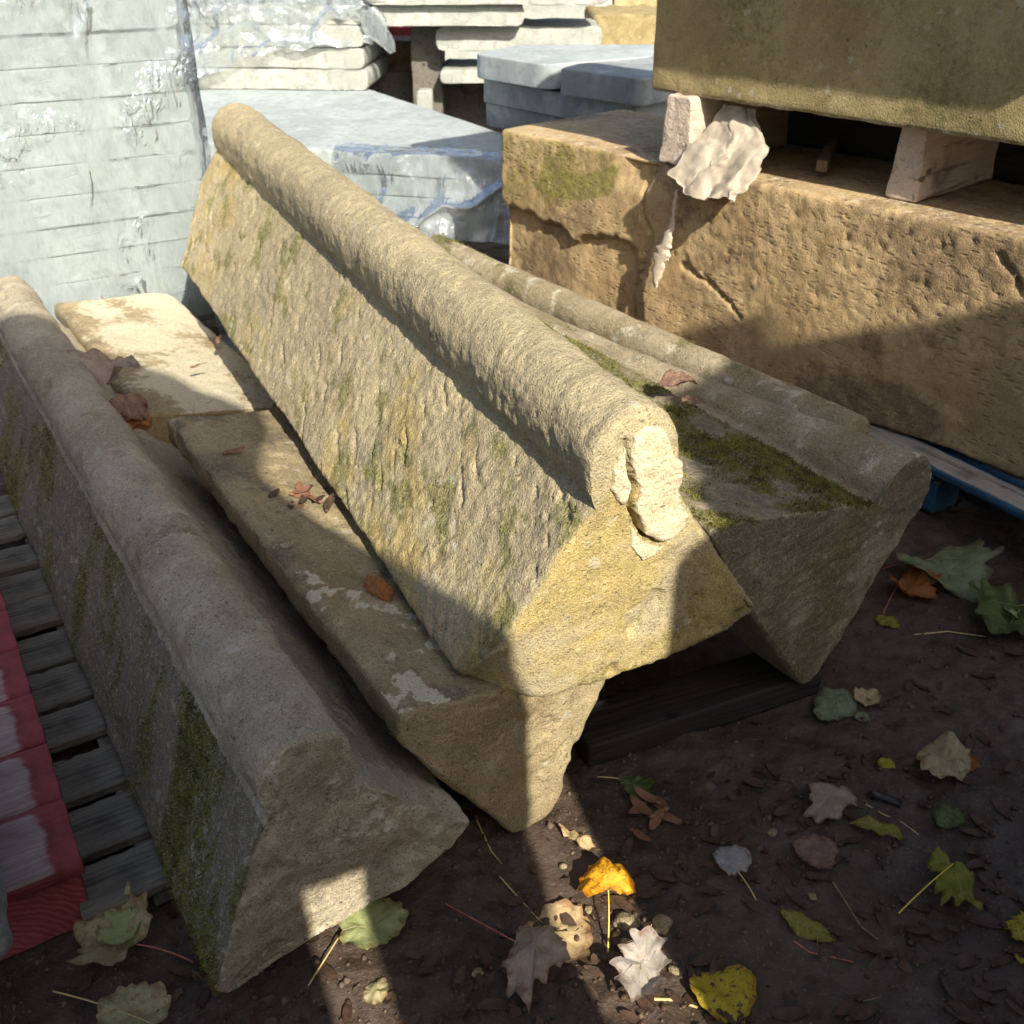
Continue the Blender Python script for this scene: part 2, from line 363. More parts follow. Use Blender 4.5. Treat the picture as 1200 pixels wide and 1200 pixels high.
LM = {
 'orange': leaf_mat('orange_yellow_leaf', (.80, .36, .015), (.85, .46, .03), (.35, .12, .02)),
 'tan': leaf_mat('tan_leaf', (.52, .37, .18), (.62, .47, .26)),
 'beige': leaf_mat('dry_beige_leaf', (.33, .255, .19), (.43, .34, .26)),
 'greybeige': leaf_mat('pale_dry_leaf', (.46, .40, .34), (.56, .50, .43)),
 'yellow': leaf_mat('yellow_spotted_leaf', (.46, .36, .025), (.54, .43, .04), (.10, .07, .03)),
 'palegreen': leaf_mat('pale_green_leaf', (.38, .43, .17), (.48, .52, .25)),
 'sage': leaf_mat('sage_green_leaf', (.18, .22, .115), (.26, .30, .17)),
 'green': leaf_mat('green_leaf', (.085, .125, .035), (.13, .17, .05)),
 'yellowgreen': leaf_mat('yellow_green_leaf', (.22, .24, .035), (.30, .30, .05)),
 'cream': leaf_mat('cream_yellow_leaf', (.40, .35, .17), (.48, .43, .25), (.30, .22, .10)),
 'brown': leaf_mat('brown_dry_leaf', (.22, .13, .09), (.32, .20, .14)),
 'rust': leaf_mat('rust_leaf', (.42, .16, .04), (.30, .13, .05)),
 'white': leaf_mat('whitish_leaf', (.34, .34, .32), (.44, .43, .41)),
}
M['stalk_red'] = simple_mat('red_stalk', (.30, .09, .07), (.42, .16, .10), 60, .6)
M['stalk_tan'] = simple_mat('tan_stalk', (.42, .30, .13), (.52, .40, .18), 60, .6)
M['stalk_yellow'] = simple_mat('yellow_stalk', (.62, .48, .06), (.66, .54, .12), 60, .6)
M['vein'] = simple_mat('leaf_vein', (.42, .33, .17), (.50, .40, .22), 60, .7)
M['samara'] = simple_mat('brown_winged_seed', (.035, .020, .013), (.085, .048, .030), 50, .65, .4, .001)
M['samara_red'] = simple_mat('reddish_winged_seed', (.13, .06, .035), (.24, .12, .07), 50, .65, .4, .001)
M['twig'] = simple_mat('twig_bark', (.16, .10, .06), (.25, .17, .10), 60, .8)
M['moss'] = simple_mat('green_moss', (.07, .058, .02), (.19, .19, .035), 26, .9, .2, .002, .1)
M['black'] = simple_mat('black_plastic', (.012, .012, .013), (.02, .02, .022), 30, .4, .1, .001, .5)
M['cloth'] = simple_mat('dusty_cream_cloth', (.29, .245, .185), (.42, .365, .285), 14, .75, .5, .004)
M['fibre'] = simple_mat('frayed_fibre', (.52, .42, .31), (.62, .52, .40), 60, .9, .8, .003)
M['litter'] = simple_mat('rotted_leaf_scrap', (.035, .022, .014), (.10, .06, .035), 9, .7, .4, .002)
M['crumb'] = simple_mat('soil_crumb', (.075, .05, .035), (.14, .10, .07), 40, .9, .5, .002)

# ------------------------------------------------------------------ ground
def gz(x, y):
    x = np.atleast_1d(np.asarray(x, float)); y = np.atleast_1d(np.asarray(y, float))
    p = np.column_stack([x, y, np.zeros_like(x)])
    near = np.exp(-(np.hypot(x-.3, y-1.2)/4)**2)
    return (.012*fbm(p, 2.5, 3)+(.010*fbm(p, 10, 3, .55, 2)+.0045*fbm(p, 36, 3, .6, 5))*near)-.004
def axis_grid(a, b, step, lim):
    c = list(np.arange(a, b, step)); s = step; x = b
    while x < lim: c.append(x); s *= 1.25; x += s
    c.append(lim); s = step; x = a-step; lo = []
    while x > -lim: lo.append(x); s *= 1.25; x -= s
    lo.append(-lim); return np.array(lo[::-1]+c)
gx = axis_grid(-1.0, 1.7, .0085, 160); gy = axis_grid(.5, 2.6, .0085, 160)
X, Y = np.meshgrid(gx, gy); Z = gz(X.ravel(), Y.ravel())
nx, ny = len(gx), len(gy); I = np.arange(nx*ny).reshape(ny, nx)
Fq = np.stack([I[:-1, :-1], I[:-1, 1:], I[1:, 1:], I[1:, :-1]], -1).reshape(-1, 4)
ground = obj('ground', mesh_np('ground', np.column_stack([X.ravel(), Y.ravel(), Z]), F4=Fq), M['soil'])
tag(ground, 'damp brown bare soil of the stone yard', 'ground', kind='structure')
GZ = lambda x, y: float(gz(x, y)[0])

# ------------------------------------------------------------------ moss
def moss_part(parent, P, N, mask, count, ln=(.004, .009), name='moss', mat=None, thr=.5, seed=1):
    r = np.random.default_rng(seed); w = np.clip(mask-thr, 0, None); 
    if w.sum() == 0: return None
    i = r.choice(len(P), count, p=w/w.sum()); p = P[i]+r.normal(0, .0025, (count, 3)); n = N[i]
    d = n*.8+r.normal(0, .55, (count, 3)); d /= np.linalg.norm(d, axis=1)[:, None]
    s = np.cross(d, r.normal(size=(count, 3))); s /= np.linalg.norm(s, axis=1)[:, None]
    l = r.uniform(*ln, count)[:, None]; wd = r.uniform(.0006, .0013, count)[:, None]
    base = p-n*.0015; V = np.stack([base-s*wd, base+s*wd, base+d*l*.6+s*wd*1.1, base+d*l], 1).reshape(-1, 3)
    k = np.arange(count)*4; F = np.concatenate([np.stack([k, k+1, k+2], 1), np.stack([k, k+2, k+3], 1)])
    o = obj(name, mesh_np(name, V, F3=F, smooth=False), mat or M['moss'], parent); o['kind'] = 'stuff'; return o
# ------------------------------------------------------------------ coping stone A: the big one on top
OA = onz(640, 818, .305); YA = -25.4; LA = 2.5
secA = [(.395, .043), (.36, .022), (.25, .0), (.12, -.012), (0, -.006), (-.07, .012), (-.128, .055)]
secA += [(-.02, .205), (.052, .305), (.070, .326), (.066, .336), (.058, .345)] + arc(.133, .383, .077, 186, -12, 26) + [(.207, .340), (.212, .325), (.30, .185)]
farA = [(.40, .03), (.36, .01), (.25, .0), (.12, -.01), (0, -.01), (-.09, 0.0), (-.155, .03)]
farA += [(-.05, .18), (.036, .285), (.058, .305), (.054, .315), (.050, .322)] + arc(.133, .362, .083, 186, -12, 26) + [(.211, .320), (.214, .30), (.30, .165)]
def roll_of(P, cx=.133, cz=.383, r=.10, dz=0.):
    return np.hypot(P[:, 0]-cx, P[:, 2]-dz*P[:, 1]-cz) < r
DZA = .026
iA = np.array(Matrix.LocRotScale(Vector(OA), Matrix.Rotation(-math.radians(YA), 3, 'Z').to_quaternion(), None).inverted())
def to_local(inv, p): return (inv @ np.append(p, 1))[:3]
CRK = [to_local(iA, onpl(u, v, OA, ax(YA)[0]))[[0, 2]] for u, v in [(733, 520), (736, 552), (742, 571), (737, 588), (744, 606), (754, 626), (775, 637)]]
def dispA(P, N, S, T):
    rl = roll_of(P, dz=DZA); cap = N[:, 1] < -.7
    d = (.005*fbm(P, 6, 3)+.0016*fbm(P, 38, 4, .6, 1))*np.where(cap, .35, 1)
    SH = S-1.15*T; q = np.column_stack([SH*48, T*30, 0*S]); tool = fbm(q, 1, 4, .6, 4)
    q2 = np.column_stack([SH*26, T*15, 0*S]); gouge = sstep(.50, .62, fbm(q2, 1, 3, .55, 6))
    fl = (~rl & ~cap)
    d = d+np.where(fl, .0011*tool+.0020*fbm(P*np.array([1, 1, .7]), 60, 4, .65, 14)-.0045*gouge, 0)+np.where(rl & ~cap, .0015*fbm(P, 80, 3, .65, 8)+.0010*fbm(P, 26, 3, .6, 18), 0)
    cr = np.full(len(P), 9.); pl_ = CRK
    for a_, b_ in zip(pl_[:-1], pl_[1:]):
        ab = b_-a_; q_ = P[:, [0, 2]]-a_; t_ = np.clip((q_ @ ab)/(ab @ ab), 0, 1); cr = np.minimum(cr, np.hypot(*(q_-t_[:, None]*ab).T))
    d = d-np.where(cap, -.0+.022*sstep(.007, .002, cr+.002*fbm(P, 90, 2)), 0)
    d = d-np.where(cap, .010*sstep(.15, .5, fbm(P, 11, 3, .5, 9))*sstep(.0, .1, P[:, 0]-.02)*sstep(.25, .12, P[:, 2]), 0)
    return d
def NA_cap(N): return np.abs(N[:, 1]) > .6
def attrsA(P, N, S, T):
    cap = sstep(-.45, -.85, N[:, 1]); rl = roll_of(P, dz=DZA, r=.105)
    st = fbm(np.column_stack([(S-.6*T)*5.5, T*7, 0*S]), 1, 5, .6, 3)
    cp_ = NA_cap(N); st = np.where(cp_, .8*fbm(P, 6, 4, .6, 3), st)
    och = np.where(rl & ~cp_, .25*sstep(.1, .5, fbm(P, 7, 3, .5, 5)), .18+.75*st)+cap*(.62+.3*fbm(P, 7, 3))*sstep(.46, .3, P[:, 2])
    gr = np.where(rl, 0, .16+.6*sstep(.05, .55, fbm(np.column_stack([(S-.6*T)*7, T*8, 0*S+3]), 1, 4, .6)))
    gr = np.where(cp_, .1+.3*sstep(.0, .25, .30-P[:, 2])*(.6+1.2*fbm(P, 9, 3, .6, 15)), gr)
    dk = np.where(rl, .05+.3*sstep(.2, .5, fbm(P, 9, 4, .6, 12)), .38*sstep(.0, .5, fbm(np.column_stack([(S-1.15*T)*14, T*9, 0*S+7]), 1, 4, .6)))
    dk = np.where(cp_, .05+.25*fbm(P, 12, 4, .6, 16), dk)
    pl = np.where(rl, .12*sstep(.1, .5, fbm(P, 12, 3, .5, 2)), 0.)
    return dict(ochre=och, green=gr, dark=dk, pale=pl)
def endA(x, z): return .06*sstep(.0, -.13, x)*sstep(.14, .02, z)+.004*fbm(np.column_stack([x.ravel()*8, z.ravel()*8, 0*z.ravel()])).reshape(x.shape)
meA, PA, NA, atA = loft('coping_stone', secA, farA, LA, n=330, r0=.0042, r1=.011, R=.017, capk=60, dz=DZA, endoff=endA,
    faroff=lambda x, z: -.32*sstep(.30, .0, z), disp=dispA, attrs=attrsA, sm=3)
A = tag(obj('coping_stone', meA, M['stone_a'], None, OA, (0, 0, -math.radians(YA))),
        'large tan roll-topped coping stone lying uppermost, with cream mortar on its end', 'coping stone', 'roll-topped coping stones')
moss_part(A, PA, NA, atA['green']*(NA[:, 1] > -.5)*(NA[:, 2] > -.2), 1800, (.002, .004), thr=.55, seed=5)
def pad(name, px, plane_p, plane_n, inv, parent, mat, h, seed, rings=14, n=90):
    """a domed lump of mortar with the given outline, standing h proud of the plane"""
    W = np.array([to_local(inv, onpl(u, v, plane_p, plane_n)) for u, v in px]); yb = W[:, 1].mean()
    R2, _ = resample([(w_[0], w_[2]) for w_ in W], n, 1); c = R2.mean(0); V = []
    jit = .003*fbm(np.column_stack([R2*60, np.full(n, seed)]), 1, 3)
    for k in np.linspace(.04, 1.0, rings):
        q = c+(R2-c)*k+(R2-c)/np.linalg.norm(R2-c, axis=1)[:, None]*jit[:, None]*k
        V.append(np.column_stack([q[:, 0], np.full(n, yb)-h*(1-k**16*.7), q[:, 1]]))
    q = V[-1].copy(); q[:, 1] = yb+.02; V.append(q)
    V = np.array(V).reshape(-1, 3)
    V[:, 1] += .0028*fbm(V*np.array([1, 0, 1]), 24, 3, .5, seed)+.0010*fbm(V, 120, 3, .6, seed)+.0015*fbm(V, 160, 2, .6, seed)
    m = len(V)//n; idx = np.arange(m*n).reshape(m, n); a = idx[:-1]; b = idx[1:]
    F = np.stack([a, np.roll(a, -1, 1), np.roll(b, -1, 1), b], -1).reshape(-1, 4)
    z = np.zeros(len(V)); me = mesh_np(name, V, F4=F, ngons=[idx[0][::-1]], uv=V[:, [0, 2]], attrs=dict(ochre=z+.1, green=z, dark=z+.05, pale=z))
    me.flip_normals() if me.polygons[n*3].normal.y > 0 else None
    return obj(name, me, mat, parent)
nA = ax(YA)[0]
pad('mortar_patch', [(738, 532), (744, 512), (757, 500), (772, 499), (782, 510), (788, 530), (799, 542), (798, 562), (794, 576), (797, 590), (808, 606), (801, 618), (786, 634), (770, 633), (756, 624), (748, 606), (742, 592), (750, 578), (744, 560)], OA, nA, iA, A, M['mortar'], .007, 1, 30, 200)
pad('mortar_patch', [(720, 545), (731, 522), (731, 548), (738, 571), (733, 588), (728, 592), (714, 572)], OA, nA, iA, A, M['mortar'], .006, 3)
pad('mortar_patch', [(738, 614), (750, 632), (770, 641), (778, 638), (768, 650), (752, 656), (739, 640)], OA, nA, iA, A, M['mortar'], .005, 4)
# ------------------------------------------------------------------ coping stone B: left, upright
OB = onz(255, 1170, .05); YB = -32.; LB = 2.25
secB = [(.405, .098), (.365, .064), (.31, .034), (.24, .030), (.175, .022), (.08, .004), (.012, -.004), (-.004, .012), (.045, .14), (.085, .25), (.104, .282)]
secB += [(.112, .292), (.108, .300)] + arc(.168, .330, .068, 196, -30, 22) + [(.229, .288), (.24, .275), (.33, .185), (.41, .108)]
def dispB(P, N, S, T):
    d = .005*fbm(P, 7, 4, .55, 20)+.0022*fbm(P, 40, 4, .65, 21)-.005*sstep(.35, .6, fbm(P*np.array([1, .6, 1]), 16, 3, .5, 24))
    d = d+np.where(N[:, 1] < -.7, -.008*sstep(.1, .5, fbm(P, 9, 3, .5, 22)), 0)
    return d
def attrsB(P, N, S, T):
    rl = roll_of(P, .168, .328, .085); cap = N[:, 1] < -.6; lf = (N[:, 0] < -.5) & ~rl & ~cap
    s = fbm(np.column_stack([S*5, T*1.8, 0*S+11]), 1, 4, .6)
    mo = np.where(lf, .42+1.2*s+.3*sstep(.5, .0, S), 0)+np.where(rl & (np.hypot(S-.62, P[:, 2]-.36) < .05), .5, 0)
    band = np.where(lf & (np.abs(S-.17-(P[:, 2]-.15)*.5) < .11), .5, 0)
    mo = np.clip(mo+band, 0, 1.3)
    dk = np.where(lf, .78-.2*s, .02)+np.where(cap, .25+.3*fbm(P, 8, 3, .5, 2), 0)
    pl = np.where(cap, .55*sstep(.15, .5, fbm(P, 14, 4, .6, 7)), 0)+np.where(lf, .25*sstep(.1, .5, fbm(P, 40, 3, .6, 8)), 0)+np.where(rl, .28*sstep(0, .5, fbm(P, 18, 4, .6, 9)), 0)
    oc = np.where(cap, .35*sstep(.1, .4, fbm(P, 6, 3, .5, 5)), 0)
    return dict(ochre=oc, green=mo, dark=dk, pale=pl)
meB, PB, NB, atB = loft('coping_stone', secB, secB, LB, n=250, r0=.006, r1=.013, R=.009, capk=44, disp=dispB, attrs=attrsB, sm=3)
B = tag(obj('coping_stone', meB, M['stone_b'], None, OB, (0, 0, -math.radians(YB))),
        'grey roll-topped coping stone with dark mossy flank, lying beside the red pallet', 'coping stone', 'roll-topped coping stones')
moss_part(B, PB, NB, atB['green'], 24000, (.002, .006), thr=.5, seed=6)
# ------------------------------------------------------------------ coping stones C, C2: upside down below A
YC = -32.; OC = onz(615, 988, 0.)+ax(-32.)[0]*.018+ax(-32.)[1]*.016; LC = 1.16
secC = [(.0, .0), (.05, .012), (.075, .05), (.072, .085), (.10, .14), (.16, .272), (.155, .285), (-.20, .368), (-.221, .362), (-.223, .31), (-.15, .195), (-.088, .10), (-.05, .05), (-.03, .012)]
def attrsC(P, N, S, T):
    top = N[:, 2] > .7
    return dict(ochre=.15+.35*fbm(P, 5, 3, .5, 31), green=np.where(top, .02, .12)+.2*sstep(.3, .6, fbm(P, 8, 3, .5, 33)),
                dark=np.where(top, .30+.5*fbm(P, 5, 4, .6, 32), .12+.2*fbm(P, 10, 3)), pale=np.where(top, .85*sstep(.15, .55, fbm(P, 8, 5, .7, 36))*sstep(.8, .3, S), .05))
meC, PC, NC, atC = loft('coping_stone', secC, secC, LC, n=200, r0=.006, r1=.010, R=.010, capk=40, disp=lambda P, N, S, T: .004*fbm(P, 9, 4, .55, 30)+.0014*fbm(P, 50, 3, .6, 31)-.006*sstep(.25, .6, fbm(P, 13, 3, .5, 35)),
    attrs=attrsC, sm=2, faroff=lambda x, z: .05*sstep(-.2, .15, x))
CS = tag(obj('coping_stone', meC, M['stone_c'], None, OC, (0, 0, -math.radians(YC))),
        'upturned brown coping stone with its point in the soil, directly under the large tan one', 'coping stone', 'roll-topped coping stones')
aC, cC = ax(YC)
YC2 = -33.; tip = onz(62, 355, .285); LC2 = 1.0
aC2, cC2 = ax(YC2); OC2 = tip-aC2*LC2+cC2*.22; OC2[2] = -.01
secC2 = [(x, z*.80 if z > .2 else z*.9) for x, z in secC]; secC2 = [(x*(1.1 if x > .1 else 1), z) for x, z in secC2]
def attrsC2(P, N, S, T):
    top = N[:, 2] > .7
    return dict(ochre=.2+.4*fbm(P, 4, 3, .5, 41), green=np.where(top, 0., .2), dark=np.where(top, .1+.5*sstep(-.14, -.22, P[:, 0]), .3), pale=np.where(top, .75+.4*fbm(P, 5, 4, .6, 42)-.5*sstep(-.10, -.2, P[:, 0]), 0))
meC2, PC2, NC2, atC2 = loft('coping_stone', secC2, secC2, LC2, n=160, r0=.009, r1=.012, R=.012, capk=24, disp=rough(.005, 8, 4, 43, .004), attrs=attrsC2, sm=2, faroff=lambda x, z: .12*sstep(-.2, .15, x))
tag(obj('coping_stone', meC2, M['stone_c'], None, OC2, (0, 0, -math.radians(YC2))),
    'upturned coping stone with pale sunlit underside in front of the film-wrapped slabs', 'coping stone', 'roll-topped coping stones')
# ------------------------------------------------------------------ coping stone D: on its side, roll to the right
OD = onz(945, 805, .045); YD = -36.5; LD = 1.62
secD = [(0, 0), (-.02, .012), (-.165, .210), (-.25, .33), (-.335, .470), (-.33, .482), (-.20, .455), (.05, .390), (.10, .372), (.126, .362)]
secD += arc(.208, .360, .080, 168, -65, 24) + [(.225, .270), (.222, .255), (.215, .24), (.12, .12), (.02, .005)]
farD = [(.06, 0), (.05, .012), (.03, .210), (.02, .33), (.01, .40), (.015, .408), (.03, .405), (.06, .385), (.10, .368), (.126, .356)]
farD += arc(.208, .350, .080, 168, -65, 24) + [(.225, .262), (.222, .25), (.215, .235), (.15, .12), (.08, .005)]
def attrsD(P, N, S, T):
    rl = roll_of(P, .210, .364, .096); top = (N[:, 2] > .6) & ~rl; cap = N[:, 1] < -.6
    s = fbm(P, 7, 4, .6, 51)
    edge = sstep(-.34, -.08, P[:, 0]+.06*fbm(P, 9, 3))*sstep(.18, .12, P[:, 0])
    mo = np.where(top & ~cap, .14+.74*edge+1.1*s-.15*sstep(.7, 1.4, S), 0)+np.where(rl & ~cap, .05+.45*s, 0)
    return dict(ochre=np.where(cap, .30+.2*s, .05), green=np.where(cap, .46+.5*fbm(P, 5, 3, .5, 52), np.clip(mo, 0, 1.3)),
                dark=np.where(top, .42-.3*s, np.where(cap, .50+.3*sstep(.28, .42, P[:, 2])+.3*s, .05-.2*s)), pale=np.where(rl, .18+.3*sstep(0, .4, fbm(P, 12, 4, .6, 53)), 0))
def dispD(P, N, S, T):
    cap = N[:, 1] < -.7
    return .004*fbm(P, 7, 4, .55, 54)+.0012*fbm(P, 45, 3, .6, 55)+np.where(cap, .0022*fbm(np.column_stack([P[:, 0]*14+P[:, 2]*6, 0*S, P[:, 2]*46-P[:, 0]*12]), 1, 3, .5, 56), 0)
meD, PD, ND, atD = loft('coping_stone', secD, farD, LD, n=240, r0=.006, r1=.013, R=.010, capk=44, disp=dispD, attrs=attrsD, sm=3)
D = tag(obj('coping_stone', meD, M['stone_d'], None, OD, (0, 0, -math.radians(YD))),
        'coping stone laid on its side, thick green moss on its upper flank', 'coping stone', 'roll-topped coping stones')
moss_part(D, PD, ND, atD['green']*(ND[:, 1] > -.6), 60000, (.002, .008), thr=.40, seed=7)
# ------------------------------------------------------------------ coping stone E: upright behind D
pE = onz(1006, 491, .38); qE = onz(508, 276, .38); dE = qE-pE; LE = float(np.hypot(dE[0], dE[1])); YE = math.degrees(math.atan2(dE[0], dE[1]))
secE = [(.165, .0), (-.165, .0), (-.17, .012), (-.065, .27)] + arc(0, .325, .060, 215, -35, 18) + [(.065, .27), (.17, .012)]
def attrsE(P, N, S, T):
    s = fbm(P, 8, 4, .6, 61)
    return dict(ochre=.1+.2*s, green=np.clip(.12+.7*s+.6*sstep(LE-.35, LE-.1, S)*(N[:, 2] > .3), 0, 1.3), dark=.1*sstep(.2, .6, s), pale=.2+.35*sstep(.0, .5, fbm(P, 14, 3, .6, 62)))
meE, PE, NE, atE = loft('coping_stone', secE, secE, LE, n=140, r0=.009, r1=.014, R=.010, capk=24, disp=rough(.004, 8, 4, 63), attrs=attrsE, sm=2)
E = tag(obj('coping_stone', meE, M['stone_d'], None, (pE[0], pE[1], 0), (0, 0, -math.radians(YE))),
        'coping stone with slim lichened roll standing between the mossy one and the big block', 'coping stone', 'roll-topped coping stones')
moss_part(E, PE, NE, atE['green']*(NE[:, 2] > 0), 3500, (.003, .008), thr=.55, seed=8)
# ------------------------------------------------------------------ big block F and slab G above it
p1 = onz(1040, 505, .14); aF, cF = ax(-41.7); YF = -41.7
FL = onpl(585, 150, p1, cF); tF = (np.array([FL[0], FL[1]])-p1[:2]) @ aF[:2]      # far (left) end along the face
F0 = p1-aF*.75; LF = float(tF+.75); ZF = .708
def attrsF(P, N, S, T):
    lf = sstep(LF-.62, LF-.5, S+.10*fbm(P, 5, 3)); top = N[:, 2] > .7
    gr = lf*(.45+.4*fbm(P, 4, 3, .5, 71))*np.where(top, .3, 1)*sstep(.22, .34, P[:, 2])+1.2*lf*sstep(.05, .02, np.abs(P[:, 2]-.53+.10*np.sin((LF-S)*5)))*sstep(LF-.2, LF-.25, S)
    return dict(ochre=.2+.35*fbm(P, 3, 3, .5, 72), green=gr, dark=.05+.60*sstep(-.05, .5, fbm(P, 2.4, 4, .6, 73)), pale=np.where(top, .42, .0))
FCR = [[(1.666, .535), (1.688, .43), (1.632, .35), (1.659, .25), (1.712, .14), (1.70, .05)], [(1.502, .28), (1.394, .258), (1.332, .222), (1.271, .18)], [(.57, .516), (.532, .485), (.491, .444), (.42, .43)]]
def dispF(P, N, S, T):
    d = .013*fbm(P, 2.0, 2, .5, 74)+.0028*fbm(P, 14, 3, .6, 70)+.0018*fbm(P, 40, 4, .65, 75)
    wob = .012*fbm(P, 18, 3, .6, 71); q2 = np.column_stack([P[:, 1]+wob, P[:, 2]+.012*fbm(P, 18, 3, .6, 72)])
    cr = np.full(len(P), 9.)
    for pl_ in FCR:
        pl_ = np.array(pl_)
        for a_, b_ in zip(pl_[:-1], pl_[1:]):
            ab = b_-a_; q_ = q2-a_; t_ = np.clip((q_ @ ab)/(ab @ ab), 0, 1); cr = np.minimum(cr, np.hypot(*(q_-t_[:, None]*ab).T))
    d = d-.014*sstep(.009, .003, cr)
    # the left end is spalled away below a ragged ledge, and a hollow runs down beside the sack
    led = np.interp(S, [1.62, 1.69, 1.78, 1.97, 2.05, 2.16, 2.33], [.02, .29, .31, .27, .296, .30, .32])+.02*fbm(np.column_stack([S*14, 0*S, 0*S]), 1, 3)
    d = d-.026*sstep(.010, -.010, P[:, 2]-led)*sstep(1.62, 1.70, S)
    d = d-.022*sstep(.13, .03, np.abs(S-1.74+.2*(P[:, 2]-.3))*1.2)*sstep(.45, .52, P[:, 2])
    # dressed with short chisel nicks in the middle
    q = np.column_stack([0*S, (P[:, 1]+P[:, 2]*.7)*22, (P[:, 2]-P[:, 1]*.7)*55]); pits = sstep(.36, .52, fbm(q, 1, 2, .5, 77))
    d = d-.0035*pits*sstep(.2, .3, P[:, 2])*sstep(1.65, 1.5, S)
    return d*np.where(N[:, 2] > .8, .25, 1)
hF = ZF-.14
meF, PF, NF, atF = loft('stone_block', rect(.60, hF, 0), rect(.60, hF, 0), LF, n=260, r0=.008, r1=.009, R=.02, capk=40, disp=dispF, attrs=attrsF, sm=3)
tag(obj('stone_block', meF, M['block'], None, (F0[0], F0[1], .14), (0, 0, -math.radians(YF))),
    'massive rough tan sandstone block with chisel marks, carrying timber bearers', 'stone block')
gback = .02; pG = p1+cF*gback
g1 = onpl(762, 106, pG, cF); ZG = float(g1[2]); tG = (g1[:2]-pG[:2]) @ aF[:2]
G0 = pG-aF*.75; LG = float(tG+.75); G_TOP = 1.34
def attrsG(P, N, S, T):
    s = fbm(np.column_stack([P[:, 0], P[:, 1]*6, P[:, 2]*1.5]), 1, 4, .6, 81)
    return dict(ochre=.15+.3*s, green=.22+.4*fbm(P, 3, 3, .5, 82), dark=.12+.25*s, pale=.55*sstep(.03, .0, P[:, 2])+.15*sstep(.1, .5, fbm(P, 15, 3)))
meG, PG, NG_, atG = loft('stone_slab', rect(.60, G_TOP-ZG, 0), rect(.60, G_TOP-ZG, 0), LG, n=170, r0=.02, r1=.02, R=.008, capk=14, disp=rough(.003, 9, 4, 83, .003), attrs=attrsG, sm=1)
tag(obj('stone_slab', meG, M['block_g'], None, (G0[0], G0[1], ZG), (0, 0, -math.radians(YF))),
    'thick olive-brown sandstone slab resting on timber bearers above the tan block', 'stone slab')
hg = block('stone_slab', .85, .12, LG+.15, M['block_g'], G0-cF*.232+np.array([0, 0, G_TOP]), YF, n=60, r=.06, amp=.003, seed=84, x0=0)
tag(hg, 'overhanging slab lying on top of the thick olive-brown slab', 'stone slab')
# bearers in the gap
def bearer(u0, u1, back, wt, label, seed, hh):
    pb_ = p1+cF*back; c_ = onpl((u0+u1)/2, 200, pb_, cF); t_ = (c_[:2]-p1[:2]) @ aF[:2]
    o_ = p1+aF*t_+cF*back; o_[2] = ZF+.002
    me, *_ = loft('timber_bearer', [(-wt/2, 0), (wt/2, 0), (wt*.42, hh), (-wt*.34, hh)], [(-wt/2, 0), (wt/2, 0), (wt*.42, hh), (-wt*.34, hh)], .48, n=70, r0=.012, r1=.02, R=.006, capk=10,
        disp=rough(.0025, 18, 4, seed, .003), sm=1)
    return tag(obj('timber_bearer', me, M['wood_pale'], None, o_, (0, 0, -math.radians(YF+90))), label, 'timber bearer', 'bearers between block and slab')
bearer(764, 812, -.01, .115, 'pale wedge-shaped timber bearer beside the cream sack', 91, ZG-ZF)
bearer(1030, 1092, .10, .09, 'rough pale timber bearer with splintered end under the olive slab', 92, ZG-ZF-.004)
fk = block('timber_baulk', .16, ZG-ZF-.02, LG-.06, M['wood_shade'], p1-aF*.75+cF*.56+np.array([0, 0, ZF-.14+.002]), YF, n=60, r=.03, amp=.012, seed=94, x0=-.06, R=.01, chip=.01)  # added fill, near-black so the shaded gap reads as black
tag(fk, 'added dark fill standing for the shade deep between tan block and olive slab', 'timber baulk')
bk = block('broken_stick', .03, .03, .42, M['wood_brown'], p1+aF*.42+cF*.16+np.array([0, 0, ZF-.14+.02]), YF+62, n=32, r=.02, amp=.003, seed=93, R=.004)
tag(bk, 'dark broken stick lying in the gap under the olive slab', 'stick')
# ------------------------------------------------------------------ cream sack end hanging out of the gap
def sack_pt(u, v, side):
    """u across (0 left, 1 right), v from the neck (0) to the mouth (1); side 1 front, 0 back"""
    L0, L1 = np.array([846, 122.]), np.array([786, 207.]); R0, R1 = np.array([886, 128.]), np.array([856, 238.])
    a = L0+(L1-L0)*v; b = R0+(R1-R0)*v+np.array([26, 4])*math.sin(math.pi*min(1, v*1.05))**1.3
    nz_ = [float(fbm(np.array([[u*3.+9, v*3.5, k_]]), 1, 3, .6, 98)[0]) for k_ in (.3, 5.7)]
    px = a+(b-a)*u; px[1] += 7*math.sin(math.pi*u)*v*v+9*nz_[1]*v; px[0] += 12*nz_[0]*(.3+.7*v)
    fold = 1.3*float(fbm(np.array([[u*2.3+v*.9, v*1.3-u*.8, side*.4]]), 1, 3, .45, 97)[0])-.5*max(0., 1-abs(float(perlin(np.array([[u*2.1-v*1.4, v*1.6+u, 4.3]]))[0]))*4)
    th_ = .030*math.sin(math.pi*u)**.6*(.35+.65*v)
    out = -.09+.165*v+.024*fold*(.4+.6*v)*math.sin(math.pi*u)**.4+(th_ if side else -th_*.6)
    return onpl(px[0], px[1], p1-cF*out, cF)
nu, nv = 46, 44; Vs = []; Fs = []
for side in (1, 0):
    for j in range(nv):
        for i in range(nu): Vs.append(sack_pt(i/(nu-1), j/(nv-1), side))
Vs = np.array(Vs); Vs += (.0035*fbm(Vs, 32, 4, .6, 96)*1.0)[:, None]*(-cF)
for s_ in (0, 1):
    o_ = s_*nu*nv
    for j in range(nv-1):
        for i in range(nu-1): a_ = o_+j*nu+i; f_ = (a_, a_+1, a_+nu+1, a_+nu); Fs.append(f_[::-1] if s_ == 0 else f_)
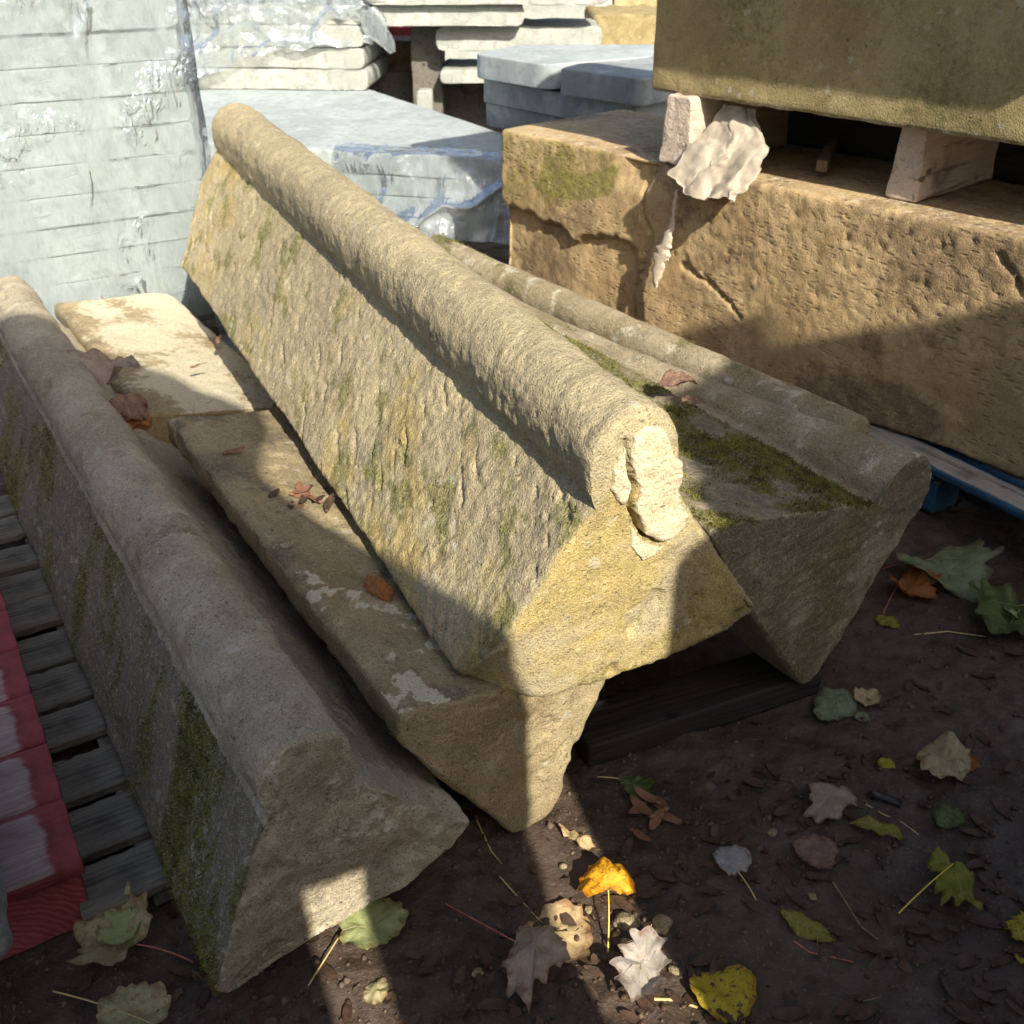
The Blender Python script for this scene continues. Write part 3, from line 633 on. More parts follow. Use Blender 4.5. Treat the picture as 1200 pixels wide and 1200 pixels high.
for j in range(nv-1):
    for i in (0, nu-1): a_ = j*nu+i; b_ = a_+nu*nv; Fs.append((a_, a_+nu, b_+nu, b_))
for i in range(nu-1): a_ = (nv-1)*nu+i; b_ = a_+nu*nv; Fs.append((a_, a_+1, b_+1, b_))
oS = Vs.mean(0); oS[2] = Vs[:, 2].min()
sack = tag(obj('sack', mesh_np('sack', Vs-oS, F4=Fs), M['cloth'], None, oS), 'crumpled cream cloth sack end hanging over the edge of the tan block', 'sack')
pts = [(793, 222), (791, 240), (787, 262), (781, 284), (776, 300), (770, 318), (768, 338)]; wd = [.006, .005, .008, .019, .028, .020, .004]
Vs = []; Fs = []; nr = 90
for t in np.linspace(0, 5.999, nr):
    i = int(t); f = t-i; u = pts[i][0]*(1-f)+pts[i+1][0]*f; v = pts[i][1]*(1-f)+pts[i+1][1]*f; w_ = wd[i]*(1-f)+wd[i+1]*f
    c = onpl(u, v, p1-cF*.034, cF)+aF*.012*float(fbm(np.array([[t*1.3, 8., 1.]]), 1, 3)[0])
    for k in range(12):
        a = k*math.pi/6; rr_ = w_*(1+.5*float(fbm(np.array([[math.cos(a)*.8+t*1.7, math.sin(a)*.8, t*1.1]]), 1, 4, .6)[0])); Vs.append(c+aF*rr_*math.cos(a)-cF*min(.008, rr_*.5)*math.sin(a)-oS)
for r_ in range(nr-1):
    for k in range(12): a_ = r_*12+k; b_ = r_*12+(k+1) % 12; Fs.append((a_, b_, b_+12, a_+12))
obj('frayed_strand', mesh_np('frayed_strand', Vs, F4=Fs), M['fibre'], sack)
# ------------------------------------------------------------------ pallets
def board(name, parent, w, h, L, mat, loc, rz, seed, wear=None, amp=.0015, n=48, r=.02, chip=0.):
    """a board along its own Y; loc in the parent's frame"""
    me, P, N, at = loft(name, rect(w, h), rect(w, h), L, n=n, r0=r, r1=r, R=.003, capk=6, sm=1, disp=rough(amp, 25, 3, seed, chip),
        attrs=(lambda P, N, S, T: dict(wear=wear(P, N, S, L, w))) if wear else None)
    return obj(name, me, mat, parent, loc, (0, 0, rz))
# red pallet, left: near right corner
YR = -31.; aR, cR = ax(YR)
oR = onz(115, 1083, 0.); RP = tag(empty('pallet', (oR[0], oR[1], 0), -math.radians(YR)), 'worn red painted timber pallet beside the mossy grey coping stone', 'pallet')
def wearR(P, N, S, L, w): return np.where(N[:, 2] > .5, .10+.62*sstep(.0, .07, S)*sstep(.0, .02, w/2-P[:, 0]), -.2)
hb = .118; th = .026
bb = board('bearer', RP, .24, hb, 1.25, M['red_end'], (-.122, .006, .002), 0, 101, n=60)
for k in range(7):
    y0 = -.003+k*.1475
    board('deck_board', RP, .143 if k else .15, th, 1.0, M['wood_red'], (.004, y0+.07, hb+.001), math.pi/2, 110+k, wearR, n=56, r=.012, amp=.002)
board('bearer', RP, .10, hb, 1.25, M['wood_red'], (-.80, .0, .002), 0, 102)
# grey stone on the red pallet, left edge of the picture
pk = onz(24, 1120, hb+th)
ks = block('concrete_block', .25, .13, .34, simple_mat('rough_grey_concrete', (.20, .20, .18), (.32, .32, .29), 60, .9, .6, .003), (pk[0], pk[1], hb+th+.002), -31, n=110, r=.01, R=.02, amp=.006, sc=12, seed=120, capk=14, sm=8, x0=-.25)
tag(ks, 'rounded grey concrete block lying on the red pallet', 'concrete block')
bt = Matrix.LocRotScale(Vector((oR[0], oR[1], 0)), Matrix.Rotation(-math.radians(YR), 3, 'Z').to_quaternion(), None)
for i in range(3):  # unseen block stack, added to keep sky light off the mossy flank
    for j in range(2):
        q_ = bt @ Vector((-.62-.01*i, .06+j*.56+.02*i, hb+th+.002+i*.285))
        tag(block('concrete_block', .34, .283, .53, ks.data.materials[0], q_, YR, n=70, r=.03, R=.012, amp=.004, sc=9, seed=700+i*2+j, capk=8, x0=-.34), 'unseen grey concrete block added on the red pallet to block sky light', 'concrete block', 'unseen blocks added to block sky light')
# dark pallet under the left coping stone
oG = onz(190, 1040, .05); GP = tag(empty('pallet', (oG[0], oG[1], 0), -math.radians(-31)), 'dark weathered timber pallet squeezed between red pallet and grey coping stone', 'pallet')
for k in range(11):
    y0 = .0+k*.135+random.uniform(-.008, .008)
    board('deck_board', GP, random.uniform(.095, .122), .022, .62, M['wood_dark'], (.50+random.uniform(-.012, .012), y0+.06, .028-(.006 if k % 3 else 0)), math.pi/2, 130+k, n=48, r=.015, amp=.002, chip=.004)
for x in (.02, .42): board('bearer', GP, .07, .024, 1.5, M['wood_dark'], (x, .01, .003), 0, 145+int(x*10))
# blue pallet, right, under the big block
YBL = -30.5; aP, cP = ax(YBL); oP = onz(1200, 601, .135); oP = oP-aP*.35
BP = tag(empty('pallet', (oP[0], oP[1], 0), -math.radians(YBL)), 'worn blue painted timber pallet under the big tan block', 'pallet')
def wearB(P, N, S, L, w): return .95*(N[:, 2] > .5)*sstep(.0, .015, w/2-np.abs(P[:, 0]))-.05
for k in range(8):
    board('deck_board', BP, .10, .022, 1.35, M['wood_blue'], (.05+k*.122, 0, .113), 0, 150+k, wearB, n=48, r=.015)
for y in (.20, .66, 1.22):
    board('stringer', BP, .10, .020, 1.0, M['wood_blue'], (1.0, y, .092), math.pi/2, 160+int(y*10), wearB)
    for x in (.06, .46, .90):
        board('spacer_block', BP, .10, .088, .13, M['wood_blue'], (x, y-.065, .003), 0, 170+int(x*10), wearB)
# timber bearer lying on the soil below the mossy stone
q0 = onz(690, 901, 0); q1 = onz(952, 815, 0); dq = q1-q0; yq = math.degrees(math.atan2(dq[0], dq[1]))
tb = block('timber_bearer', .11, .055, float(np.hypot(dq[0], dq[1]))+.02, M['wood_shade'], (q0[0], q0[1], -.002), yq, n=48, r=.02, x0=-.11, seed=180)
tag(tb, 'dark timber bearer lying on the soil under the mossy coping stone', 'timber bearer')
# ------------------------------------------------------------------ film-wrapped slab stack, left
YS = -31.4; aS_, cS_ = ax(YS); pS = onz(140, 328, .28); cor = onpl(233, 180, pS, aS_)
GS = 'slabs in the film-wrapped stack'
zs = .10; k = 0; rr = random.Random(5)
while zs < 1.22:
    h = .0935; off = rr.uniform(-.008, .008); dp = rr.uniform(-.008, .010)-(.014 if k == 4 else 0)
    o_ = cor.copy(); o_[2] = zs; o_ = o_+cS_*off+aS_*(dp+.02)
    s_ = block('stone_slab', .95, h-.0012, .85, M['slab'], o_, YS, n=120, r=.05, amp=.0012, seed=200+k, x0=-.95, chip=.004, R=.004)
    tag(s_, 'pale grey sawn stone slab in the tall film-wrapped stack', 'stone slab', GS); zs += h; k += 1
bs = tag(empty('pallet', tuple(cor*np.array([1, 1, 0])), -math.radians(YS)), 'timber pallet under the tall film-wrapped stack of slabs', 'pallet')
for i in range(3): board('bearer', bs, .09, .076, .85, M['wood_dark'], (-.06-i*.41, .02, 0.), 0, 230+i)
for i in range(5): board('deck_board', bs, .12, .022, .95, M['wood_dark'], (.0, .10+i*.175, .077), math.pi/2, 235+i)
def sheet(name, f, nu, nv, mat, label, parent=None):
    U, Vv = np.meshgrid(np.linspace(0, 1, nu), np.linspace(0, 1, nv)); P = f(U.ravel(), Vv.ravel())
    I = np.arange(nu*nv).reshape(nv, nu); F = np.stack([I[:-1, :-1], I[:-1, 1:], I[1:, 1:], I[1:, :-1]], -1).reshape(-1, 4)
    c = np.array([P[:, 0].mean(), P[:, 1].mean(), P[:, 2].min()])
    o = obj(name, mesh_np(name, P-c, F4=F), mat, parent, c); return tag(o, label, 'plastic film')
def ridged(p, sc, seed): return (1-np.abs(fbm(p, sc, 3, .5, seed)))**6
def film_left(u, v):
    # wraps the right side, then the front face; u from behind the right side round to the left end
    x = -(u-.18)/.82*.97; side = u < .18
    P = np.where(side[:, None], cor+cS_*.018+aS_*((.18-u)/.18*.5)[:, None], cor+cS_*x[:, None])
    P = P*np.array([1, 1, 0])+np.array([0, 0, 1])*(.06+v*1.2)[:, None]
    q = np.column_stack([P[:, 0]*1.0, P[:, 1], P[:, 2]*.45])
    d = .013+.007*ridged(q, 2.5, 2)+.004*fbm(q, 5, 3, .5, 3)+.008*ridged(q, 8, 4)*sstep(.1, .4, fbm(q, 3, 2, .5, 6))
    for x0_, sl, w_, h_ in ((-.30, -.10, .012, .012), (-.37, .14, .016, .014), (-.70, .07, .014, .012)):
        d = d+h_*np.exp(-((x-x0_-sl*(P[:, 2]-.6)-.03*fbm(np.column_stack([P[:, 2]*4, 0*x+x0_*9, 0*x]), 1, 3))/w_)**2)*sstep(-.1, .4, fbm(np.column_stack([P[:, 2]*3, 0*x+x0_*30, 0*x]), 1, 2))
    nrm = np.where(side[:, None], cS_, -aS_)
    return P+nrm*d[:, None]
sheet('plastic_film', film_left, 190, 200, M['film_milky'], 'clear wrinkled plastic film wrapped round the tall slab stack')
# ------------------------------------------------------------------ slabs behind, with loose film
ZT = .50
def pz(px, z): return [tuple(onz(u, v, z)[:2]) for u, v in px]
GT = 'flags of the low stack'
t3 = [(592, 157), (586, 187), (400, 177), (205, 165), (205, 102), (432, 104)]
for i, (z1, z0) in enumerate(((.50, .415), (.412, .33), (.327, .245), (.242, .16))):
    P_ = np.array(pz(t3, ZT)); P_ = P_.mean(0)+(P_-P_.mean(0))*(1-.012*i)
    tag(prism('stone_flag', P_, z1, z0, M['slab'], .003, 250+i), 'broad pale blue-grey stone flag uppermost in the low stack' if i == 0 else 'pale stone flag within the low stack beside the tan block', 'stone flag', GT)
P_ = np.array(pz(t3, ZT)); cT = P_.mean(0)
for i in range(3):
    x0, x1 = P_[:, 0].min()+.15, P_[:, 0].max()-.35
    tag(block('timber_bearer', .09, .157, 1.0, M['wood_dark'], (x0+(x1-x0)*i/2, 4.55, 0), -4, n=40, r=.05, seed=262+i), 'dark timber bearer under the low stack of pale flags', 'timber bearer', 'bearers under the low stack')
fa = onz(392, 178, ZT); fb = onz(592, 188, ZT)
def film_low(u, v):
    base = fa+(fb-fa)*u[:, None]*1.06; dn = np.array([.1, -1, 0]); dn /= np.linalg.norm(dn)
    over = np.clip(.25-v, 0, .25)/.25*.12
    z = ZT+.006-np.clip(v-.25, 0, 1)*.42+.004
    out = .02+.10*np.clip(v-.25, 0, 1)+.04*fbm(np.column_stack([u*3, v*2, 0*u]), 1, 2, .5, 5)*np.clip((v-.2)*4, 0, 1)+.05*ridged(np.column_stack([u*2+v*.8, v*1, 0*u]), 1, 8)*np.clip((v-.2)*4, 0, 1)
    P = base*np.array([1, 1, 0])+dn*(out-over*1.2)[:, None]; P[:, 2] = z+.006*ridged(np.column_stack([u*5, v*4, 0*u]), 1, 3)
    return P
sheet('plastic_film', film_low, 110, 90, M['film'], 'loose crumpled clear film draped over the front of the low flag stack')
# wrapped stack 2
o2 = onz(432, 106, ZT); GS2 = 'slabs in the bagged stack'
for i in range(4):
    s_ = block('stone_slab', .98, .105, .8, M['slab_white'], (o2[0]+rr.uniform(-.01, .01), o2[1]-.02+rr.uniform(-.01, .01), ZT+.002+i*.108), 4, n=80, r=.06, amp=.004, seed=270+i, x0=-.98, chip=.004, R=.01)
    tag(s_, 'whitish stone slab in the film-covered stack on the low flags', 'stone slab', GS2)
def film_two(u, v):
    x = o2[0]+.04-u*1.06; low = .10+.10*u**2*-1+.10*sstep(.0, .5, 1-u)+.012*np.sin(u*31)
    z = ZT+low+.03+v*(.62-low); d = .03+.045*ridged(np.column_stack([u*3, v*2, 0*u]), 1, 11)+.02*fbm(np.column_stack([u*9, v*6, 0*u]), 1, 3, .5, 12)
    y = o2[1]-.02-d-.03*np.exp(-v*12)+.06*(1-u)
    return np.column_stack([x+0*v, y+.45*np.clip(v-.72, 0, 1), z])
sheet('plastic_film', film_two, 110, 80, M['film_milky'], 'bunched clear film over the upper half of the whitish slab stack')
def film_tail(u, v):
    c0 = aty(428, 12, o2[1]-.05); c1 = aty(460, 62, o2[1]-.02); c = c0+(c1-c0)*v[:, None]; w_ = .05*(1-.75*v)+.02*np.sin(v*3.1)
    a = u*2*math.pi
    return c+np.column_stack([w_*np.cos(a)*(1+.3*np.sin(3*a+v*9)), .5*w_*np.sin(a), .35*w_*np.cos(a)])
sheet('plastic_film', film_tail, 30, 26, M['film_milky'], 'twisted tail of clear film sticking out from the bagged slab stack')
# grey slabs behind the big block
GB = 'blue-grey slabs behind the block'
def flag(px, z1, th_, mat, label, cat='stone slab', group=GB, seed=0, name='stone_slab'):
    return tag(prism(name, pz(px, z1), z1, z1-th_, mat, .002, seed, .005), label, cat, group)
flag([(566, 120), (748, 152), (800, 140), (640, 100)], .585, .10, M['slab_grey'], 'lowest blue-grey stone slab behind the tan block', seed=280)
flag([(563, 92), (747, 124), (800, 112), (640, 76)], .688, .10, M['slab_grey'], 'second blue-grey stone slab from the bottom behind the tan block', seed=281)
flag([(654, 80), (754, 93), (800, 84), (800, 66), (700, 70)], .795, .10, M['slab_grey'], 'small blue-grey slab laid on the right of its stack', seed=282)
flag([(555, 63), (640, 76), (764, 66), (770, 52), (610, 52)], .800, .098, M['slab'], 'pale-topped blue-grey slab uppermost in its stack', seed=283)
zb = .485
o_ = onz(640, 128, .44); tag(block('timber_bearer', .5, .484, .35, M['wood_dark'], (o_[0]+.2, o_[1]+.35, 0.), 0, n=40, r=.08, seed=284, x0=-.2), 'stacked dark timber under the blue-grey slabs', 'timber bearer')
# far white slabs and timber
def fbox(u0, u1, v0, v1, y, dep, mat, name, label, cat, group=None, seed=0, amp=.004, n=56):
    a = aty(u0, v1, y); b = aty(u1, v0, y)
    o = block(name, b[0]-a[0], b[2]-a[2], dep, mat, (a[0], y, a[2]), 0, n=n, r=.08, amp=amp, seed=seed, x0=0, R=.008, chip=amp)
    return tag(o, label, cat, group)
GW = 'whitish slabs at the back'
fbox(511, 706, 31, 60, 6.1, .5, M['slab_white'], 'stone_slab', 'whitish thick slab resting on the dark timber posts', 'stone slab', GW, 300)
fbox(434, 614, 6, 31, 6.0, .6, M['slab_white'], 'stone_slab', 'whitish slab with ragged end lying on the thick slab', 'stone slab', GW, 301)
fbox(425, 716, -22, 6, 5.95, .6, M['slab_white'], 'stone_slab', 'long whitish slab uppermost of the rear stack', 'stone slab', GW, 302)
fbox(516, 640, 82, 98, 6.1, .5, M['slab_white'], 'stone_slab', 'short whitish slab low between the dark posts', 'stone slab', GW, 303)
fbox(488, 516, 31, 198, 6.25, .4, M['wood_dark'], 'timber_post', 'dark timber post carrying the whitish slabs', 'timber post', 'posts under the whitish slabs', 304)
fbox(640, 668, 61, 198, 6.25, .3, M['wood_dark'], 'timber_post', 'dark timber post behind the blue-grey slabs', 'timber post', 'posts under the whitish slabs', 308)
fbox(425, 488, 48, 84, 6.6, .4, M['wood_brown'], 'timber_baulk', 'brown rough timber baulk behind the film tail', 'timber baulk', None, 305)
fbox(440, 498, 31, 46, 6.9, .3, M['wood_red'], 'timber_baulk', 'red painted timber end behind the whitish slabs', 'timber baulk', None, 306)
fbox(425, 600, 84, 185, 6.58, .4, M['wood_dark'], 'timber_baulk', 'dark timber baulk low behind the whitish slabs', 'timber baulk', None, 307)
fbox(600, 770, 62, 168, 7.2, .5, M['wood_dark'], 'timber_baulk', 'broad dark timber baulk behind the blue-grey slabs', 'timber baulk', None, 310)
fbox(492, 506, 106, 200, 5.98, .1, M['slab_white'], 'stone_offcut', 'small white stone offcut standing by the dark post', 'stone offcut', None, 309)
fbox(690, 800, 18, 142, 8.2, .9, M['block_g'], 'stone_block', 'mossy olive stone block far behind the blue-grey slabs', 'stone block', None, 311, .02, 72)
fbox(716, 830, -30, 98, 10., 1.2, M['block'], 'stone_block', 'sunlit yellowish stone block at the far back of the yard', 'stone block', None, 312, .03, 72)
fbox(380, 720, -60, 106, 9.5, 1.2, M['slab_white'], 'stone_block', 'pale stone block standing beyond the rear slabs', 'stone block', None, 313, .02, 72)
# ------------------------------------------------------------------ unseen stones added behind the photographer, outlined to cast the shade
aL, cL = ax(SUN_YAW); TE = math.tan(math.radians(SUN_EL))
def caster(name, qw, s, thick, label, cat, seed, mat):
    """an unseen added stone, shaped to cast shade, stood square to the sun: outline in (across, height) and standing on the soil at distance s"""
    pts_ = [(q-.0277*(max(w_, .6)-.2), max(-.03, w_-s*TE)) for q, w_ in qw]
    me, *_ = loft(name, pts_, pts_, thick, n=420, r0=.04, r1=.04, R=.012, capk=8, sm=2, disp=rough(.008, 5, 3, seed))
    o = obj(name, me, mat, None, tuple(aL*(s-thick)), (0, 0, -math.radians(SUN_YAW)))
    return tag(o, label, cat, 'unseen shade casters behind the viewer')
G0w = -5.
caster('shade_slab', [(.222, G0w), (.475, G0w), (.475, .55), (.485, .80), (.53, .95), (.53, 1.04), (.222, 1.04)], -.35, .16, 'unseen narrow slab shaped to cast shade', 'stone slab', 401, M['block_g'])
caster('shade_slab', [(-.95, G0w), (.115, G0w), (.130, .70), (.133, 1.04), (-.95, 1.04)], -.35, .16, 'unseen wide slab shaped to cast shade', 'stone slab', 402, M['block_g'])
caster('shade_slab', [(-.95, 1.04), (.52, 1.04), (.535, 1.10), (.505, 1.22), (.50, 1.27), (.46, 1.40), (.43, 1.50), (.375, 1.60), (.305, 1.75), (.30, 1.92), (.375, 2.05), (.38, 2.12), (.29, 2.23), (.22, 2.35), (.08, 2.48), (-.07, 2.60), (-.3, 2.70), (-.95, 2.66)],
       -.35, .16, 'unseen jagged slab on two uprights, outlined to cast the upper shade', 'stone slab', 403, M['block_g'])
caster('stone_offcut', [(.06, G0w), (.24, G0w), (.24, .58), (.17, .64), (.06, .60)], -.20, .12, 'unseen squat offcut added to cut the light through the gap between two slabs', 'stone offcut', 407, M['block_g'])
caster('shade_slab', [(.622, G0w), (2.5, G0w), (2.5, 1.04), (.70, 1.04), (.65, .98), (.635, .88), (.622, .84)], -.30, .20, 'unseen long low slab shaped to cast shade from the right', 'stone slab', 404, M['block_g'])
caster('shade_slab', [(.785, G0w), (2.4, G0w), (2.4, 1.40), (1.1, 1.42), (.86, 1.37), (.775, 1.33)], -.50, .20, 'unseen long slab added behind the low one to cast shade', 'stone slab', 405, M['block_g'])
caster('shade_slab', [(.90, G0w), (2.6, G0w), (2.6, 1.55), (2.03, 1.82), (1.94, 1.90), (1.845, 1.98), (1.84, 2.10), (1.73, 2.19), (1.60, 2.02), (1.45, 1.86), (1.14, 1.76), (1.02, 1.60), (.98, 1.50), (.90, 1.46)], -.72, .20, 'unseen tall stepped slab shaped to cast shade', 'stone slab', 406, M['block_g'])
# ------------------------------------------------------------------ leaves
OUT = {
 'ovate': [(0, 0), (.20, .05), (.34, .22), (.37, .42), (.30, .66), (.15, .87), (0, 1)],
 'round': [(0, .06), (.18, -.03), (.40, .08), (.50, .32), (.47, .58), (.30, .82), (.10, .95), (0, 1)],
 'maple': [(0, .10), (.12, .0), (.36, -.03), (.34, .08), (.50, .14), (.60, .24), (.50, .32), (.56, .44), (.66, .58), (.46, .56), (.34, .52), (.38, .66), (.32, .76), (.22, .72), (.16, .86), (0, 1)],
 'oak': [(0, 0), (.07, .08), (.20, .15), (.11, .25), (.28, .36), (.15, .46), (.30, .60), (.15, .68), (.22, .82), (.08, .88), (0, 1)],
 'lance': [(0, 0), (.09, .10), (.16, .32), (.17, .52), (.11, .78), (0, 1)],
 'fan': [(0, 0), (.14, .22), (.36, .50), (.50, .74), (.34, .90), (.12, .96), (.03, .86), (0, .84)],
}
def tube(pts, r0, r1, k=6):
    V = []; F = []; m = len(pts)
    for i, p in enumerate(pts):
        p = np.array(p, float); d = np.array(pts[min(i+1, m-1)], float)-np.array(pts[max(i-1, 0)], float); d /= np.linalg.norm(d)+1e-9
        a = np.cross(d, (0, 0, 1.) if abs(d[2]) < .9 else (1., 0, 0)); a /= np.linalg.norm(a); b = np.cross(d, a); r = r0+(r1-r0)*i/(m-1)
        for j in range(k): t = 2*math.pi*j/k; V.append(p+r*(a*math.cos(t)+b*math.sin(t)))
    for i in range(m-1):
        for j in range(k): F.append((i*k+j, i*k+(j+1) % k, (i+1)*k+(j+1) % k, (i+1)*k+j))
    return V, F
def leaf_geo(kind, L, seed, curl, wfac=1., ragged=.03, tear=False):
    r = np.random.default_rng(seed); h = OUT[kind]; pts = h+[(-x, y) for x, y in h[::-1][1:-1]]
    n = 72; Rr, _ = resample(pts, n, 1); Rr = Rr*np.array([wfac, 1]); c = np.array([0, .40])
    ang = np.arange(n); Rr = c+(Rr-c)*(1+ragged*fbm(np.column_stack([Rr*9, np.full(n, seed*1.7)]), 1, 3)[:, None]*2)
    ph = r.uniform(0, 6, 4)
    def zf(q):
        x, y = q[:, 0], q[:, 1]
        return curl*(.9*x*x*np.sign(r_s)+.55*(y-.45)**2*r_s2)+.07*curl*fbm(np.column_stack([q*3.2, np.full(len(q), seed)]), 1, 3)*2+.018*np.abs(np.sin(9*x+3*y+ph[0]))*np.sign(curl)
    r_s = r.choice([-1, 1, 1]); r_s2 = r.choice([-1, 1, 1])
    V = [np.array([[*c]])]
    for k in (.2, .4, .6, .8, 1.): V.append(c+(Rr-c)*k)
    Q = np.vstack(V); z = zf(Q); P = np.column_stack([Q, z])*L
    F3 = [(0, 1+i, 1+(i+1) % n) for i in range(n)]; F4 = []
    for k in range(4):
        b0 = 1+k*n; b1 = b0+n
        for i in range(n): F4.append((b0+i, b1+i, b1+(i+1) % n, b0+(i+1) % n))
    vein = []
    if kind in ('maple', 'round', 'fan'): tips = [(0, .93), (.42*wfac, .46), (-.42*wfac, .46), (.36*wfac, .12), (-.36*wfac, .12)]; st = [(0, .05)]*5
    else: tips = [(0, .95)]+[(s*.26*wfac*(1-abs(y-.4)), y+.14) for y in (.15, .32, .49, .66) for s in (-1, 1)]; st = [(0, .0)]+[(0, y) for y in (.15, .32, .49, .66) for s in (-1, 1)]
    VV = []; VF = []
    for a, b in zip(st, tips):
        q = np.array(a)+(np.array(b)-np.array(a))*np.linspace(0, 1, 6)[:, None]*.9
        p = np.column_stack([q, zf(q)])*L; p[:, 2] += .0004
        tv, tf = tube(list(p), .0042*L if a == st[0] and b == tips[0] else .003*L, .0012*L, 4); o = len(VV); VV += tv; VF += [tuple(i+o for i in f) for f in tf]
    base = zf(np.array([[0, .06]]))[0]*L
    return P, F3, F4, VV, VF, base
NLEAF = [0]
def leaf(kind, base, tip, colr, label, z=None, stalk=None, smat='stalk_tan', curl=.5, wfac=1., seed=None, tilt=(0, 0), lift=.004, group='fallen leaves', vmat=None, name='fallen_leaf'):
    NLEAF[0] += 1; seed = seed or NLEAF[0]
    f = (lambda u, v: onz(u, v, 0)) if z is None else (lambda u, v: onz(u, v, z))
    b = f(*base); t = f(*tip); d = t-b; L = float(np.linalg.norm(d[:2])); rz = math.atan2(d[1], d[0])-math.pi/2
    P, F3, F4, VV, VF, zb = leaf_geo(kind, L, seed, curl*1.25+.1, wfac, .05)
    edge = np.concatenate([[0.], np.repeat([.2, .4, .6, .8, 1.], 72)])
    z0 = (GZ(b[0]+d[0]*.5, b[1]+d[1]*.5) if z is None else z)
    me = mesh_np(name, P, F4=F4, F3=F3, attrs=dict(edge=edge))
    o = obj(name, me, LM[colr], None, (b[0], b[1], z0), (tilt[0], tilt[1], rz))
    R3 = np.array(o.rotation_euler.to_matrix()); lowest = (P @ R3.T)[:, 2].min(); o.location.z = z0-lowest-.002+lift
    v_ = obj('vein', mesh_np('vein', VV, F4=VF), M['vein'], o)
    if stalk is not None:
        s = f(*stalk); inv = np.array(o.matrix_basis.inverted()); s = np.append(s, 1.); s[2] = (GZ(s[0], s[1]) if z is None else z)+.004
        e = (inv @ s)[:3]; a = np.array([0, .06*L, zb]); m_ = (a+e)/2+np.array([.04*L, 0, .06*L])
        pts_ = [(1-q)**2*a+2*q*(1-q)*m_+q*q*e for q in np.linspace(0, 1, 10)]
        sv, sf = tube(pts_, .0011, .0016, 6); obj('stalk', mesh_np('stalk', sv, F4=sf), M[smat], o)
    return tag(o, label, 'leaf', group)
leaf('round', (712, 1062), (708, 1020), 'orange', 'bright orange-yellow curled leaf lit by the sun', stalk=(712, 1120), smat='stalk_yellow', curl=.9, wfac=1.25, lift=.025)
leaf('round', (628, 1068), (690, 1118), 'tan', 'rounded tan leaf beside the bright orange one', stalk=(586, 1024), curl=.35, wfac=1.0, lift=.006)
leaf('maple', (600, 1128), (668, 1150), 'beige', 'crumpled grey-beige lobed leaf with long red stalk', stalk=(522, 1058), smat='stalk_red', curl=.8, wfac=1.25, lift=.010)
leaf('oak', (762, 1098), (738, 1192), 'greybeige', 'pale dry wavy-edged leaf below the orange one', stalk=None, curl=.7, wfac=1.15, lift=.006)
leaf('round', (834, 1134), (868, 1198), 'yellow', 'yellow leaf blotched with black at the edge of the shade', curl=.4, wfac=1.1)
leaf('round', (398, 1098), (480, 1078), 'palegreen', 'pale green leaf lying against the end of the grey coping stone', stalk=(362, 1158), curl=.35, wfac=.9, lift=.01)
leaf('ovate', (432, 1178), (452, 1146), 'cream', 'small cream leaf on the soil by the pale green one', curl=.6)
leaf('maple', (168, 1124), (92, 1102), 'cream', 'yellowish lobed leaf with red stalk at the red pallet corner', stalk=(226, 1124), smat='stalk_red', curl=.7, lift=.02)
leaf('ovate', (158, 1120), (128, 1086), 'palegreen', 'small green-yellow leaf tucked behind the lobed leaf by the red pallet', curl=.5, lift=.03, wfac=1.2)
leaf('round', (186, 1206), (120, 1176), 'cream', 'large cream leaf below the red pallet corner', stalk=(62, 1160), curl=.4, lift=.008)
leaf('maple', (1082, 655), (1148, 710), 'sage', 'large sage green lobed leaf beside the blue pallet', stalk=(1034, 668), smat='stalk_red', curl=.45, lift=.012, wfac=1.0)
leaf('maple', (1052, 684), (1096, 712), 'rust', 'rusty brown lobed leaf under the sage green one', stalk=(1034, 722), smat='stalk_red', curl=.7)
leaf('ovate', (1028, 722), (1054, 738), 'yellowgreen', 'small yellow-green leaf at the foot of the mossy stone', curl=.3)
leaf('maple', (1200, 722), (1152, 756), 'green', 'dark green lobed leaf on the soil below the blue pallet', curl=.8, lift=.012)
leaf('ovate', (1200, 735), (1172, 716), 'palegreen', 'pale underside of a folded leaf on the dark green one', curl=.6, lift=.03)
leaf('fan', (722, 912), (768, 926), 'green', 'green fan-shaped leaf in the shade under the stones', stalk=(700, 910), smat='stalk_tan', curl=.3, wfac=1.1)
leaf('maple', (990, 962), (946, 928), 'beige', 'beige lobed leaf lying on dark soil by the black plastic tube', curl=.5, wfac=1.1)
leaf('round', (980, 1008), (928, 992), 'brown', 'thin brownish rounded leaf below the beige lobed one', curl=.25)
leaf('round', (866, 1026), (844, 992), 'white', 'whitish grey rounded leaf with thin stalk on dark soil', stalk=(886, 1056), curl=.4)
leaf('lance', (916, 1066), (980, 1106), 'yellowgreen', 'narrow yellow-green leaf lying flat on dark soil', curl=.3, wfac=1.35)
leaf('maple', (1106, 1038), (1140, 1096), 'yellowgreen', 'folded yellow-green leaf with thick pale stalk', stalk=(1054, 1068), smat='stalk_yellow', curl=1.3, wfac=.6, lift=.012)
leaf('ovate', (1106, 1036), (1094, 1008), 'yellowgreen', 'upright yellow-green leaf fragment by the thick pale stalk', curl=.8, lift=.02, wfac=1.2)
leaf('ovate', (1118, 880), (1082, 926), 'cream', 'pale curled leaf with a hole on reddish soil', curl=.7, wfac=.9)
leaf('ovate', (1122, 950), (1098, 972), 'green', 'small oval green leaf on reddish soil', curl=.3)
leaf('ovate', (994, 812), (958, 844), 'sage', 'small sage leaf by the point of the mossy stone', curl=.4)
leaf('ovate', (1002, 838), (1020, 848), 'sage', 'tiny pale leaf beside the small sage leaf', curl=.3, wfac=1.3)
leaf('ovate', (1006, 826), (1028, 812), 'tan', 'tiny tan leaf by the point of the mossy stone', curl=.5, wfac=1.2)
